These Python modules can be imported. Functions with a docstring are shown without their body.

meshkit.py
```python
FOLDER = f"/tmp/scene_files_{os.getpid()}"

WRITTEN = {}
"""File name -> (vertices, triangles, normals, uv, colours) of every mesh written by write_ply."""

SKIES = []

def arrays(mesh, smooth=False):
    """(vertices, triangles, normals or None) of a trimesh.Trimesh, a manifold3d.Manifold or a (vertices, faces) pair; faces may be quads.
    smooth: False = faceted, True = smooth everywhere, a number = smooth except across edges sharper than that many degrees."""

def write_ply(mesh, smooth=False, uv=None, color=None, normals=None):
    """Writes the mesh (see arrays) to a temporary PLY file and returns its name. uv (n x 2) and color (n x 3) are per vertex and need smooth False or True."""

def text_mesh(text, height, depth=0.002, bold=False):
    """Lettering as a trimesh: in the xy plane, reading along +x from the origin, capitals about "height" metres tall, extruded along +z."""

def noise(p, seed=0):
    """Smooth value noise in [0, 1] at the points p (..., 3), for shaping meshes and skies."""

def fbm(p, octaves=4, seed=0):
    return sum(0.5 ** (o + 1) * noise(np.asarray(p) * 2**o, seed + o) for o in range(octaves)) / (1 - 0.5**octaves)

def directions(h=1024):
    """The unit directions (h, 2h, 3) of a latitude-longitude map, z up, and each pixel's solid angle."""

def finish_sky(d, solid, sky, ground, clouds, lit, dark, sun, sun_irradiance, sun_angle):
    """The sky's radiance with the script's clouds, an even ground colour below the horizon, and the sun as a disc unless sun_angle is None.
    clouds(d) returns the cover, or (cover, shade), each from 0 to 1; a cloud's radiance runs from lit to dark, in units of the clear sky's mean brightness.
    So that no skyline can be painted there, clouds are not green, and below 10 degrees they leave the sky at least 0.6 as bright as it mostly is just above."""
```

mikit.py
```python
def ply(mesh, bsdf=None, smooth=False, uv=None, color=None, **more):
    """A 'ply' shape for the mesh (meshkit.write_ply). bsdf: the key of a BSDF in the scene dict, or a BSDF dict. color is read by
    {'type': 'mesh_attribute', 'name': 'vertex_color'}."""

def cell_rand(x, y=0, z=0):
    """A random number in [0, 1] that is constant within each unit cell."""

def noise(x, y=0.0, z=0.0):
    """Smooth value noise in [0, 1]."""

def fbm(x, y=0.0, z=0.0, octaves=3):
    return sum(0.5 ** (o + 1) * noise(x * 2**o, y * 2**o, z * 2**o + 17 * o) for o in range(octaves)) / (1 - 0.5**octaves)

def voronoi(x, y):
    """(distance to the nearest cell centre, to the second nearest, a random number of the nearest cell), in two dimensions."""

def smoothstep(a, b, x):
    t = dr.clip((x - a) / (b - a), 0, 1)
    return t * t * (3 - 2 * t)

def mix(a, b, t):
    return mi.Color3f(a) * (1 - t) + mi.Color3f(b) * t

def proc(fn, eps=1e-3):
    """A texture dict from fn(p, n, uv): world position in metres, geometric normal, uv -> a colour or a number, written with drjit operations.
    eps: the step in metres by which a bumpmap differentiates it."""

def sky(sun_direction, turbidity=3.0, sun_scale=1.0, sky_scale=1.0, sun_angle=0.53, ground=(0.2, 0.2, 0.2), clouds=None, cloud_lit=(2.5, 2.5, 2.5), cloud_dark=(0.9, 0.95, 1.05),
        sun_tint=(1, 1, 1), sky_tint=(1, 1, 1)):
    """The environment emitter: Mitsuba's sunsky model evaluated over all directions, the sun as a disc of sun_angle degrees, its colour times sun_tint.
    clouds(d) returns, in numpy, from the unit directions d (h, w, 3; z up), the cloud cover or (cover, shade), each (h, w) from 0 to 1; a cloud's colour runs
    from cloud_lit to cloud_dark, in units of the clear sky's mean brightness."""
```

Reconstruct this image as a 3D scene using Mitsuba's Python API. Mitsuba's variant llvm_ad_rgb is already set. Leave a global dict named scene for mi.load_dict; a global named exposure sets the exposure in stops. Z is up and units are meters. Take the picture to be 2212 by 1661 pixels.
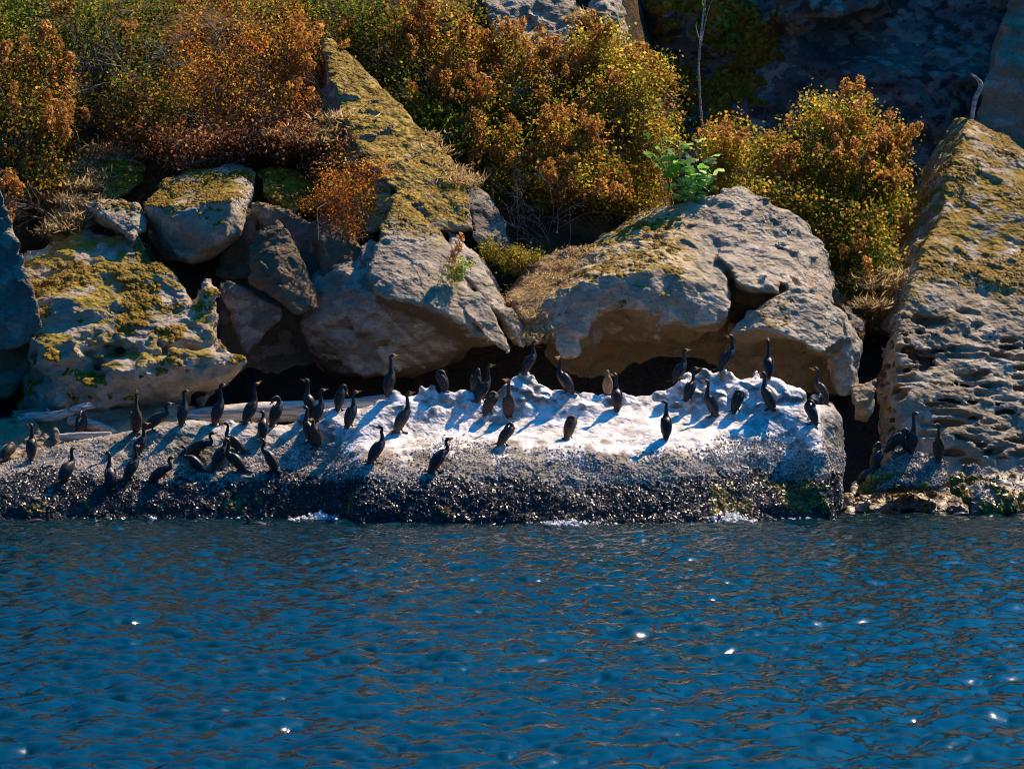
import math, numpy as np, trimesh, mitsuba as mi, drjit as dr, mikit
from scipy.spatial import ConvexHull, cKDTree
from scipy.interpolate import CubicSpline, PchipInterpolator
from scipy.ndimage import gaussian_filter, map_coordinates

T = mi.ScalarTransform4f
scene, labels = {}, {}

# ------------------------------------------------------------------ camera, sky, exposure
F_PX, CX, CY, EYE = 5535.0, 1106.0, 830.0, 2.5          # a long lens on a boat, 2.5 m above the water
scene['camera'] = {'type': 'thinlens', 'fov': math.degrees(2 * math.atan(1106 / F_PX)), 'fov_axis': 'x', 'near_clip': 0.5, 'far_clip': 3000.0,
                   'aperture_radius': 0.007, 'focus_distance': 49.0,
                   'to_world': T().look_at(origin=[0, 0, EYE], target=[0, 50, EYE], up=[0, 0, 1])}
SUN = np.array([0.48, 0.47, 0.88]); SUN = SUN / np.linalg.norm(SUN)
scene['sky'] = mikit.sky(SUN.tolist(), turbidity=10.0, sun_scale=1.0, sky_scale=0.20, sky_tint=(0.01, 0.64, 1.80), sun_tint=(1.10, 1.02, 0.88), ground=(0.05, 0.07, 0.08))
exposure = 3.05


def W(px, py, D):
    """A point of the survey sketch: px, py on a 2212 x 1661 sheet, D metres from the boat."""
    return np.array([(px - CX) / F_PX * D, D, EYE + (CY - py) / F_PX * D])


# ------------------------------------------------------------------ noise
_tab = np.random.default_rng(5).random((64, 64, 64)).astype(np.float32)


def noise(p, seed=0):
    p = np.asarray(p, np.float32) + np.float32(seed * 7.31)
    i = np.floor(p).astype(np.int32)
    t = p - i
    t = t * t * (3 - 2 * t)
    x0, y0, z0 = (i[..., k] & 63 for k in range(3))
    x1, y1, z1 = ((i[..., k] + 1) & 63 for k in range(3))
    tx, ty, tz = t[..., 0], t[..., 1], t[..., 2]
    a = _tab[x0, y0, z0] * (1 - tx) + _tab[x1, y0, z0] * tx
    b = _tab[x0, y1, z0] * (1 - tx) + _tab[x1, y1, z0] * tx
    c = _tab[x0, y0, z1] * (1 - tx) + _tab[x1, y0, z1] * tx
    d = _tab[x0, y1, z1] * (1 - tx) + _tab[x1, y1, z1] * tx
    return (a * (1 - ty) + b * ty) * (1 - tz) + (c * (1 - ty) + d * ty) * tz


def fbm(p, o=3, seed=0):
    p = np.asarray(p, np.float32)
    return sum(0.5 ** (k + 1) * noise(p * 2 ** k, seed + 3 * k) for k in range(o)) / (1 - 0.5 ** o)


def smooth01(a, b, x):
    t = np.clip((x - a) / (b - a), 0, 1)
    return t * t * (3 - 2 * t)


# ------------------------------------------------------------------ names
def numbered(name):
    used = {k.split('__')[0] for k in list(scene) + list(labels)}
    if name not in used:
        return name
    n = 1
    while f'{name}_{n:03d}' in used:
        n += 1
    return f'{name}_{n:03d}'


_count = {}


def sub(parent, name):
    n = _count.get((parent, name), 0)
    _count[(parent, name)] = n + 1
    return f'{parent}__{name}' + (f'_{n:03d}' if n else '')


def tag(key, label=None, cat=None, group=None, kind=None):
    labels[key] = {k: v for k, v in dict(label=label, category=cat, group=group, kind=kind).items() if v}


# ------------------------------------------------------------------ solids: signed distances -> surface nets
def planes(pts):
    e = ConvexHull(np.asarray(pts)).equations
    return np.unique(np.round(e, 3), axis=0).astype(np.float32)


def sd_hull(pl, p, r):
    d = p @ pl[:, :3].T + pl[:, 3]
    if r <= 0:
        return d.max(1)
    m = d.max(1)
    return m + r * (np.log(np.exp((d - m[:, None]) / r).sum(1)) - 0.7)


def smin(a, b, k):
    h = np.clip(0.5 + 0.5 * (b - a) / k, 0, 1)
    return b * (1 - h) + a * h - k * h * (1 - h)


def smax(a, b, k):
    return -smin(-a, -b, k)


def surface_nets(vol, o, h):
    s = vol < 0
    n = np.array(vol.shape)
    c = np.zeros(n - 1, np.int8)
    for a in np.ndindex(2, 2, 2):
        c += s[a[0]:n[0] - 1 + a[0], a[1]:n[1] - 1 + a[1], a[2]:n[2] - 1 + a[2]]
    ijk = np.argwhere((c > 0) & (c < 8))
    idx = -np.ones(n - 1, np.int32)
    idx[tuple(ijk.T)] = np.arange(len(ijk))
    corner = {a: vol[ijk[:, 0] + a[0], ijk[:, 1] + a[1], ijk[:, 2] + a[2]] for a in np.ndindex(2, 2, 2)}
    acc, cnt = np.zeros((len(ijk), 3)), np.zeros(len(ijk))
    for a in corner:
        for ax in range(3):
            if a[ax] == 0:
                b = tuple(1 if k == ax else a[k] for k in range(3))
                va, vb = corner[a], corner[b]
                m = (va < 0) != (vb < 0)
                t = np.where(m, va / np.where(m, va - vb, 1), 0)
                q = np.tile(np.array(a, float), (len(ijk), 1))
                q[:, ax] += t
                acc[m] += q[m]
                cnt[m] += 1
    v = (ijk + acc / cnt[:, None]) * h + o
    faces = []
    for ax in range(3):
        u, w = (ax + 1) % 3, (ax + 2) % 3
        lo, hi = [slice(None)] * 3, [slice(None)] * 3
        lo[ax], hi[ax] = slice(0, -1), slice(1, None)
        e = np.argwhere(s[tuple(lo)] != s[tuple(hi)])
        e = e[(e[:, u] > 0) & (e[:, w] > 0) & (e[:, u] < n[u] - 1) & (e[:, w] < n[w] - 1)]
        q = []
        for du, dw in ((-1, -1), (0, -1), (0, 0), (-1, 0)):
            g = e.copy()
            g[:, u] += du
            g[:, w] += dw
            q.append(idx[tuple(g.T)])
        q = np.stack(q, 1)
        flip = ~s[tuple(e.T)]
        q[flip] = q[flip][:, ::-1]
        faces.append(q)
    f = np.vstack(faces)
    return trimesh.Trimesh(v, np.vstack([f[:, [0, 1, 2]], f[:, [0, 2, 3]]]), process=False)


def warp(p, amp, scale):
    return p + amp * np.stack([noise(p * scale, s) - 0.5 for s in (11, 12, 13)], 1).astype(np.float32) * 2


def solid(f, lo, hi, h, band=0.5):
    """Surface of f(points, detail) < 0; fine detail is worked out only in a band around the plain shape."""
    lo, hi = np.array(lo, float), np.array(hi, float)
    n = np.ceil((hi - lo) / h).astype(int) + 1
    ax = [(lo[k] + np.arange(n[k]) * h).astype(np.float32) for k in range(3)]
    vol = np.empty(n, np.float32)
    step = max(1, int(400000 / (n[1] * n[2])))
    for i in range(0, n[0], step):
        g = np.stack(np.meshgrid(ax[0][i:i + step], ax[1], ax[2], indexing='ij'), -1).reshape(-1, 3)
        d = f(g, False)
        near = np.abs(d) < band
        if near.any():
            d[near] = f(g[near], True)
        vol[i:i + step] = d.reshape(-1, n[1], n[2])
    vol[[0, -1]] = np.maximum(vol[[0, -1]], h)
    vol[:, [0, -1]] = np.maximum(vol[:, [0, -1]], h)
    vol[:, :, [0, -1]] = np.maximum(vol[:, :, [0, -1]], h)
    return surface_nets(vol, lo, h)


MESH = {}
_fr = np.random.default_rng(44)
_fp = np.stack(np.meshgrid(np.arange(-26, 34), np.arange(100, 146), np.arange(0, 46), indexing='ij'), -1).reshape(-1, 3).astype(float)
_fp += _fr.uniform(0, 1, _fp.shape)
_ftree, _fo = cKDTree(_fp), _fr.uniform(-1, 1, len(_fp)).astype(np.float32)


def fracture(p, scale):
    """Stepped breakage: every cell of a crooked block pattern stands a little proud or back."""
    q = p * np.array([2.2, 2.2, 2.6]) / scale + np.stack([(noise(p * 2.1, 51 + k) - .5) * .7 for k in range(3)], 1)
    return _fo[_ftree.query(q, workers=-1)[1]]




def rock(name, hulls, bsdf, label, cat='boulder', cuts=(), h=0.05, r=0.012, k=0.08, wamp=0.055, wscale=0.9, amps=(0.05, 0.032, 0.018), extra=None, seed=0, kind=None, group=None, below=None, frac=0.035):
    """A boulder: convex blocks joined, hollows cut away, edges worn and faces roughened."""
    P = [np.array([W(*q) for q in hl]) for hl in hulls]
    pls = [planes(q) for q in P]
    C = [(W(*c[:3]).astype(np.float32), np.array(c[3:6], np.float32)) for c in cuts]
    al = np.vstack(P)
    lo, hi = al.min(0) - 0.3, al.max(0) + 0.3
    if below is not None:
        lo[2] = min(lo[2], below)

    def f(p, detail):
        q = warp(p, wamp, wscale) if detail else p
        if detail:
            q = warp(q, wamp * 0.3, wscale * 4)
        d = None
        for pl in pls:
            e = sd_hull(pl, q, r if detail else 0)
            d = e if d is None else smin(d, e, k)
        for c, rad in C:
            w = (q - c) / rad
            e = (np.linalg.norm(w, axis=1) - 1) * rad.min()
            d = smax(d, -e, 0.08)
        if detail:
            s = np.array([1, 1, 1.5], np.float32)
            d = d + (fbm(p * 1.3 * s, 2, seed) - 0.5) * 2 * amps[0] + (fbm(p * 4 * s, 2, seed + 1) - 0.5) * 2 * amps[1]
            g = noise(p * 11 * s, seed + 2)
            d = d + (g - 0.5) * 2 * amps[2] + np.maximum(0, noise(p * 5.5 * s, seed + 4) - 0.72) * 3 * amps[1]
            if frac:
                d = d + frac * fracture(p, 1.0)
            if extra is not None:
                d = extra(p, d)
        return d

    m = solid(f, lo, hi, h)
    key = numbered(name)
    MESH[key] = m
    scene[key] = mikit.ply(m, bsdf, smooth=True)
    tag(key, label, cat, group, kind)
    return key


# ------------------------------------------------------------------ materials
def rgb(*c):
    return {'type': 'rgb', 'value': list(c)}


nz, fb, sst, mix = mikit.noise, mikit.fbm, mikit.smoothstep, mikit.mix


def stone(dark, light, lichen=0.5, pale=0.3, stain=0.0):
    def fn(p, n, uv):
        big = fb(p.x * 0.9, p.y * 0.9, p.z * 1.3, 3)
        mid = fb(p.x * 4.5 + 9, p.y * 4.5, p.z * 4.5, 3)
        fine = nz(p.x * 34, p.y * 34, p.z * 34)
        c = mix(dark, light, sst(0.25, 0.75, big * 0.6 + mid * 0.4))
        c = mix(c, mi.Color3f(0.055, 0.055, 0.055), sst(0.54, 0.66, mid * 0.65 + big * 0.35 + 0.06 * fine) * lichen)
        pl = fb(p.x * 3.1 + 31, p.y * 3.1 + 5, p.z * 3.1, 3)
        c = mix(c, mi.Color3f(0.52, 0.50, 0.46), sst(0.56, 0.68, pl + 0.05 * fine) * pale)
        if stain:
            st = fb(p.x * 5 + 3, p.y * 5, p.z * 0.7 + 8, 3)
            c = mix(c, mi.Color3f(0.30, 0.12, 0.03), sst(0.52, 0.68, st) * stain)
        return c * (0.72 + 0.56 * fine) * mi.Color3f(1.08, 1.0, 0.84)
    return fn


def rough_bump(s):
    return lambda p, n, uv: nz(p.x * s, p.y * s, p.z * s) * 0.6 + nz(p.x * s * 2.3, p.y * s * 2.3, p.z * s * 2.3) * 0.4


BUMP = rough_bump(13.0)


def surface(key, color, rough=0.85, spec=0.3, bump=0.045, bumpfn=BUMP):
    b = {'type': 'principled', 'base_color': color, 'roughness': rough, 'specular': spec}
    if bump:
        b = {'type': 'bumpmap', 'arbitrary': mikit.proc(bumpfn, 4e-3), 'scale': bump, 'bsdf': b}
    scene[key] = {'type': 'twosided', 'bsdf': b}


surface('grey_stone', mikit.proc(stone((0.085, 0.08, 0.075), (0.21, 0.20, 0.18))))
surface('brown_stone', mikit.proc(stone((0.07, 0.055, 0.038), (0.17, 0.13, 0.085), 0.35, 0.08, 0.25)))
surface('tan_stone', mikit.proc(stone((0.20, 0.17, 0.125), (0.34, 0.29, 0.21), 0.35, 0.3, 0.15)))
surface('pale_stone', mikit.proc(stone((0.17, 0.16, 0.14), (0.40, 0.375, 0.325), 0.5, 0.4)))
surface('cave_stone', mikit.proc(stone((0.13, 0.10, 0.055), (0.27, 0.21, 0.12), 0.25, 0.05, 0.3)))
surface('cliff_stone', mikit.proc(stone((0.05, 0.052, 0.055), (0.26, 0.255, 0.25), 1.0, 0.4)))


def soil_fn(p, n, uv):
    a = fb(p.x * 3, p.y * 3, p.z * 3, 3)
    b = nz(p.x * 25, p.y * 25, p.z * 25)
    return mix(mi.Color3f(0.10, 0.06, 0.03), mi.Color3f(0.34, 0.24, 0.12), sst(0.3, 0.65, a * 0.7 + b * 0.3))


def hill_fn(p, n, uv):
    a = fb(p.x * 1.5, p.y * 1.5, p.z * 1.5, 3)
    b = nz(p.x * 18, p.y * 18, p.z * 18)
    c = mix(mi.Color3f(0.035, 0.03, 0.015), mi.Color3f(0.13, 0.075, 0.03), sst(0.3, 0.7, a))
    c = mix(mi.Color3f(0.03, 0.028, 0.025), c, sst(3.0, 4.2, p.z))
    return c * (0.6 + 0.8 * b)


surface('dry_soil', mikit.proc(soil_fn), 0.95, 0.1, 0.04)
surface('hill_soil', mikit.proc(hill_fn), 0.95, 0.1, 0.05)


def shelf_fn(p, n, uv):
    px = p.x * (5535.0 / 49.0) + 1106.0
    big = fb(p.x * 0.8, p.y * 0.8, p.z * 1.2, 3)
    mid = fb(p.x * 3.5, p.y * 3.5, p.z * 3.5, 3)
    fine = nz(p.x * 30, p.y * 30, p.z * 30)
    spot = nz(p.x * 15, p.y * 15, p.z * 15)
    bare = mix(mi.Color3f(0.17, 0.145, 0.10), mi.Color3f(0.36, 0.32, 0.25), sst(0.3, 0.7, mid * 0.6 + fine * 0.4))
    # droppings: thick white on the crown and ledges, thinning down the slope and to the left
    reach = (0.35 * sst(380.0, 560.0, px) + 0.65 * sst(560.0, 860.0, px)) * (1 - sst(1755.0, 1800.0, px))
    line = 1.62 - 0.36 * reach - 0.10 * sst(1250.0, 1450.0, px)
    streak = fb(p.x * 7.0 + 4, p.y * 1.3, p.z * 0.9, 3)
    white = sst(-0.14, 0.20, p.z - line + (mid - 0.5) * 0.75 + (streak - 0.5) * 0.9) * (0.25 + 0.75 * reach)
    steep = 1 - sst(0.25, 0.62, n.z)
    white = white * (1 - steep * (0.25 + 0.65 * sst(0.40, 0.60, mid)))
    alg = mix(mi.Color3f(0.035, 0.045, 0.028), mi.Color3f(0.15, 0.14, 0.10), sst(0.35, 0.65, streak))
    c = mix(bare, alg, steep * sst(1.0, 1.5, p.z) * 0.8)
    splat = sst(0.30, 0.55, fb(p.x * 6.0 + 2, p.y * 3.0, p.z * 5.0, 4))
    dirt = sst(0.52, 0.68, fb(p.x * 2.3 + 11, p.y * 1.1, p.z * 2.0, 3))
    wc = mix(mi.Color3f(0.86, 0.85, 0.82), mi.Color3f(0.55, 0.51, 0.42), dirt * 0.4)
    c = mix(c, wc, white * (0.42 + 0.58 * splat) * (0.62 + 0.38 * sst(0.2, 0.5, spot)))
    # barnacle belt, then black mussels at the water
    belt = sst(0.0, 0.5, 1.05 + (big - 0.5) * 0.9 - p.z + (mid - 0.5) * 0.5)
    bc = mix(mi.Color3f(0.045, 0.042, 0.036), mi.Color3f(0.33, 0.30, 0.25), sst(0.35, 0.75, spot * 0.6 + fine * 0.4))
    c = mix(c, bc, belt * (1 - white * 0.7))
    wet = sst(0.10, 0.5, 0.72 - p.z + (big - 0.5) * 0.7 + (mid - 0.5) * 0.3)
    weed = sst(0.60, 0.70, fb(p.x * 1.7 + 3, p.y * 1.7, p.z * 1.7, 3))
    c = mix(c, mix(mi.Color3f(0.014, 0.014, 0.015), mi.Color3f(0.11, 0.075, 0.012), weed), wet)
    return c


surface('shelf_stone', mikit.proc(shelf_fn), 0.7, 0.35, 0.035)


def shore_fn(p, n, uv):
    mid = fb(p.x * 3.5, p.y * 3.5, p.z * 3.5, 3)
    fine = nz(p.x * 22, p.y * 22, p.z * 22)
    c = mix(mi.Color3f(0.10, 0.09, 0.075), mi.Color3f(0.32, 0.29, 0.235), sst(0.3, 0.7, mid * 0.5 + fine * 0.5))
    weed = sst(0.45, 0.6, fb(p.x * 2.1 + 3, p.y * 2.1, p.z * 2.1, 3)) * (1 - sst(0.25, 0.6, p.z))
    return mix(c, mix(mi.Color3f(0.20, 0.12, 0.02), mi.Color3f(0.07, 0.05, 0.015), fine), weed)


surface('shore_stone', mikit.proc(shore_fn), 0.55, 0.5, 0.03)


def slab_fn(p, n, uv):
    c = stone((0.18, 0.16, 0.125), (0.40, 0.36, 0.29), 0.45, 0.5)(p, n, uv)
    mid = fb(p.x * 2.5, p.y * 2.5, p.z * 2.5, 3)
    up = sst(3.6, 5.4, p.z + (mid - 0.5) * 1.5)
    moss = up * sst(0.40, 0.52, fb(p.x * 3.4 + 7, p.y * 1.9, p.z * 3.4, 4)) * sst(0.2, 0.45, n.z)
    low = 1 - sst(0.5, 1.3, p.z + (mid - 0.5))
    c = mix(c, mi.Color3f(0.36, 0.31, 0.22), low * 0.7)
    return mix(c, mix(mi.Color3f(0.16, 0.10, 0.010), mi.Color3f(0.30, 0.20, 0.022), nz(p.x * 20, p.y * 20, p.z * 20)), moss)


surface('slab_stone', mikit.proc(slab_fn), 0.85, 0.25, 0.05)


def ramp_fn(p, n, uv):
    c = stone((0.16, 0.15, 0.13), (0.40, 0.375, 0.325), 0.4, 0.45)(p, n, uv)
    mid = fb(p.x * 2.2, p.y * 2.2, p.z * 2.2, 3)
    m = sst(5.35, 6.2, p.z + (mid - 0.5) * 1.1) * sst(0.30, 0.42, fb(p.x * 4 + 7, p.y * 2, p.z * 4, 4) + 0.1) * sst(0.25, 0.5, n.z)
    f = fb(p.x * 14, p.y * 6, p.z * 14, 2)
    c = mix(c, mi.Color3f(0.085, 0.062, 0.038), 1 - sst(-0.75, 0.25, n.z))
    return mix(c, mix(mi.Color3f(0.15, 0.10, 0.012), mi.Color3f(0.40, 0.29, 0.06), sst(0.3, 0.7, f)), m)


surface('ramp_stone', mikit.proc(ramp_fn), 0.9, 0.2, 0.05)


def roof_fn(p, n, uv):
    c = stone((0.20, 0.185, 0.155), (0.46, 0.425, 0.36), 0.35, 0.45)(p, n, uv)
    px = p.x * (5535.0 / 53.0) + 1106.0
    f = fb(p.x * 3.2 + p.y * 1.2, p.y * 4.2, p.z * 7.5, 4)
    left = (1 - sst(1450.0, 1540.0, px)) * sst(0.55, 0.75, n.z)
    c = mix(c, mi.Color3f(0.52, 0.39, 0.20), left * 0.9)
    c = mix(c, mix(mi.Color3f(0.16, 0.11, 0.015), mi.Color3f(0.34, 0.25, 0.05), nz(p.x * 22, p.y * 22, p.z * 22)), left * sst(0.50, 0.58, f))
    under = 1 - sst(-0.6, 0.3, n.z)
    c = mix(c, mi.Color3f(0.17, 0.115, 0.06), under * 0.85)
    rust = sst(0.50, 0.60, fb(p.x * 4, p.y * 4, p.z * 0.9, 3)) * sst(1660.0, 1690.0, px) * (1 - sst(1740.0, 1780.0, px)) * (1 - sst(4.9, 5.3, p.z)) * sst(4.15, 4.35, p.z)
    return mix(c, mi.Color3f(0.42, 0.15, 0.03), rust * 0.9)


surface('roof_stone', mikit.proc(roof_fn), 0.88, 0.25, 0.055)


def bank_fn(p, n, uv):
    c = stone((0.17, 0.155, 0.13), (0.42, 0.39, 0.335), 0.3, 0.5)(p, n, uv)
    f = fb(p.x * 1.9 + 2, p.y * 1.9, p.z * 1.9, 4)
    m = sst(0.44, 0.54, f) * sst(0.35, 0.6, n.z)
    return mix(c, mix(mi.Color3f(0.15, 0.10, 0.012), mi.Color3f(0.36, 0.27, 0.05), nz(p.x * 20, p.y * 20, p.z * 20)), m)


surface('bank_stone', mikit.proc(bank_fn), 0.9, 0.2, 0.05)

VC = {'type': 'mesh_attribute', 'name': 'vertex_color'}
scene['moss_stuff'] = {'type': 'twosided', 'bsdf': {'type': 'principled', 'base_color': VC, 'roughness': 0.95, 'specular': 0.1, 'sheen': 0.4}}
scene['leaf'] = {'type': 'principledthin', 'base_color': VC, 'roughness': 0.45, 'diff_trans': 1.25}
scene['twig'] = {'type': 'twosided', 'bsdf': {'type': 'principled', 'base_color': VC, 'roughness': 0.8, 'specular': 0.2}}
scene['mussel'] = {'type': 'principled', 'base_color': VC, 'roughness': 0.33, 'specular': 0.35}
scene['barnacle'] = {'type': 'principled', 'base_color': VC, 'roughness': 0.6, 'specular': 0.4}


def wood_fn(p, n, uv):
    g = fb(p.x * 1.5, p.y * 26, p.z * 26, 3)
    return mix(mi.Color3f(0.20, 0.17, 0.14), mi.Color3f(0.62, 0.57, 0.49), sst(0.25, 0.65, g))


surface('driftwood', mikit.proc(wood_fn), 0.8, 0.3, 0.012)
surface('feather_black', rgb(0.020, 0.018, 0.017), 0.48, 0.5, 0)


def plumage(a, b):
    return lambda p, n, uv: mix(mi.Color3f(*a), mi.Color3f(*b), sst(0.35, 0.7, nz(p.x * 55, p.y * 55, p.z * 40)))


surface('feather_wing', mikit.proc(plumage((0.022, 0.019, 0.016), (0.075, 0.060, 0.048))), 0.55, 0.4, 0)
surface('feather_brown', mikit.proc(plumage((0.05, 0.028, 0.017), (0.13, 0.07, 0.04))), 0.65, 0.3, 0)
surface('feather_tan', rgb(0.30, 0.18, 0.11), 0.7, 0.2, 0)
surface('bill_horn', rgb(0.40, 0.27, 0.12), 0.4, 0.5, 0)
surface('pouch_orange', rgb(0.75, 0.27, 0.02), 0.5, 0.4, 0)
surface('foot_black', rgb(0.02, 0.02, 0.02), 0.5, 0.4, 0)
surface('foam', rgb(0.8, 0.82, 0.83), 0.6, 0.3, 0)
scene['sea'] = {'type': 'roughplastic', 'distribution': 'ggx', 'alpha': 0.015, 'int_ior': 1.38, 'diffuse_reflectance': rgb(0.0002, 0.016, 0.026)}

# ------------------------------------------------------------------ water
def build_water():
    rng = np.random.default_rng(3)
    N, L = 1024, 34.0
    k = np.fft.fftfreq(N, L / N) * 2 * np.pi
    kx, ky = np.meshgrid(k, k, indexing='ij')
    kk = np.hypot(kx, ky)
    kk[0, 0] = 1e9
    wind = np.array([0.72, -0.69])
    c = (kx * wind[0] + ky * wind[1]) / kk
    kp = 2 * np.pi / 0.85
    S = kk ** -3.85 * np.exp(-1.1 * (kp / kk) ** 2) * (0.25 + np.abs(c) ** 2) * np.exp(-(kk * 0.02) ** 2)
    A = (rng.normal(size=(N, N)) + 1j * rng.normal(size=(N, N))) * np.sqrt(S)
    A[0, 0] = 0
    hgt = np.real(np.fft.ifft2(A))
    gx = np.real(np.fft.ifft2(1j * kx * A))
    gy = np.real(np.fft.ifft2(1j * ky * A))
    sc = 0.28 / np.sqrt((gx ** 2 + gy ** 2).mean())       # rms slope
    dx, dy = (np.real(np.fft.ifft2(-1j * q / kk * A)) * sc for q in (kx, ky))
    hgt = hgt * sc
    ys = [11.5]
    while ys[-1] < 52:
        ys.append(ys[-1] + np.interp(ys[-1], [12, 25, 50], [0.026, 0.04, 0.075]))
    ys = np.array([-400, -150, -60, -20, -5, 2, 6, 9, 10.5] + ys + [53, 56, 60, 70, 100, 200, 500])
    xs = np.concatenate([[-500, -200, -90, -45, -25, -17], np.arange(-13.2, 13.2, 0.033), [17, 25, 45, 90, 200, 500]])
    X, Y = np.meshgrid(xs, ys, indexing='ij')
    # the sheet narrows with the field of view so that near water is as finely cut as far water
    Xw = np.where(np.abs(X) < 13.3, X * np.clip(np.maximum(Y, 10) / 51, 0.3, 1.04), X)
    u, v = (Xw / L * N) % N, (Y / L * N) % N
    s = lambda a: map_coordinates(a, [u, v], order=1, mode='grid-wrap')
    fade = (np.abs(X) < 14) * smooth01(5, 11, Y) * (1 - smooth01(52, 53, Y)) + 0.0
    calm = 1 - 0.25 * smooth01(45, 49, Y)
    chop = 0.75
    V = np.stack([Xw + s(dx) * fade * chop * calm, Y + s(dy) * fade * chop * calm, s(hgt) * fade * calm], -1).reshape(-1, 3)
    i, j = np.meshgrid(np.arange(len(xs) - 1), np.arange(len(ys) - 1), indexing='ij')
    a = (i * len(ys) + j).ravel()
    q = np.stack([a, a + len(ys), a + len(ys) + 1, a + 1], 1)
    scene['water'] = mikit.ply((V, q), 'sea', smooth=True)
    tag('water', kind='structure')


build_water()

# ------------------------------------------------------------------ hillside (behind and under the boulders)
LEFT = PchipInterpolator([40, 47, 49.5, 51.5, 53.6, 55.0, 56.2, 58, 60.5, 64, 75, 95], [-2.5, -1.5, 0.9, 1.55, 2.0, 4.4, 6.2, 8.2, 10.5, 13, 16.5, 18])
RIGHT = PchipInterpolator([40, 47, 49.5, 51.2, 52.5, 54, 56, 60, 64, 66.5, 69, 95], [-2.5, -1.8, -0.7, 0.2, 1.2, 3.2, 4.6, 6.1, 7, 10, 15, 18])
BEACH = PchipInterpolator([40, 47, 49, 50.3, 51.2, 52.5, 54, 64, 66.5, 69, 95], [-2.5, -1.6, -0.8, -0.3, 0.25, 1.0, 2.6, 7, 10, 15, 18])


def hill_z(x, y):
    t = smooth01(1.7, 3.6, x - (y - 55) * 0.12)
    b = smooth01(6.3, 7.2, x)
    z = LEFT(y) * (1 - t) + (RIGHT(y) * (1 - b) + BEACH(y) * b) * t
    z = z - 1.5 * np.exp(-((x + 2.6) / 1.3) ** 2 - ((y - 58.2) / 2.6) ** 2)
    p = np.stack([x, y, 0 * x], -1)
    return z + (fbm(p * 0.7, 3, 2) - 0.5) * 0.9 * smooth01(52.5, 55, y) + (fbm(p * 3.5, 2, 4) - 0.5) * 0.22


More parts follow.
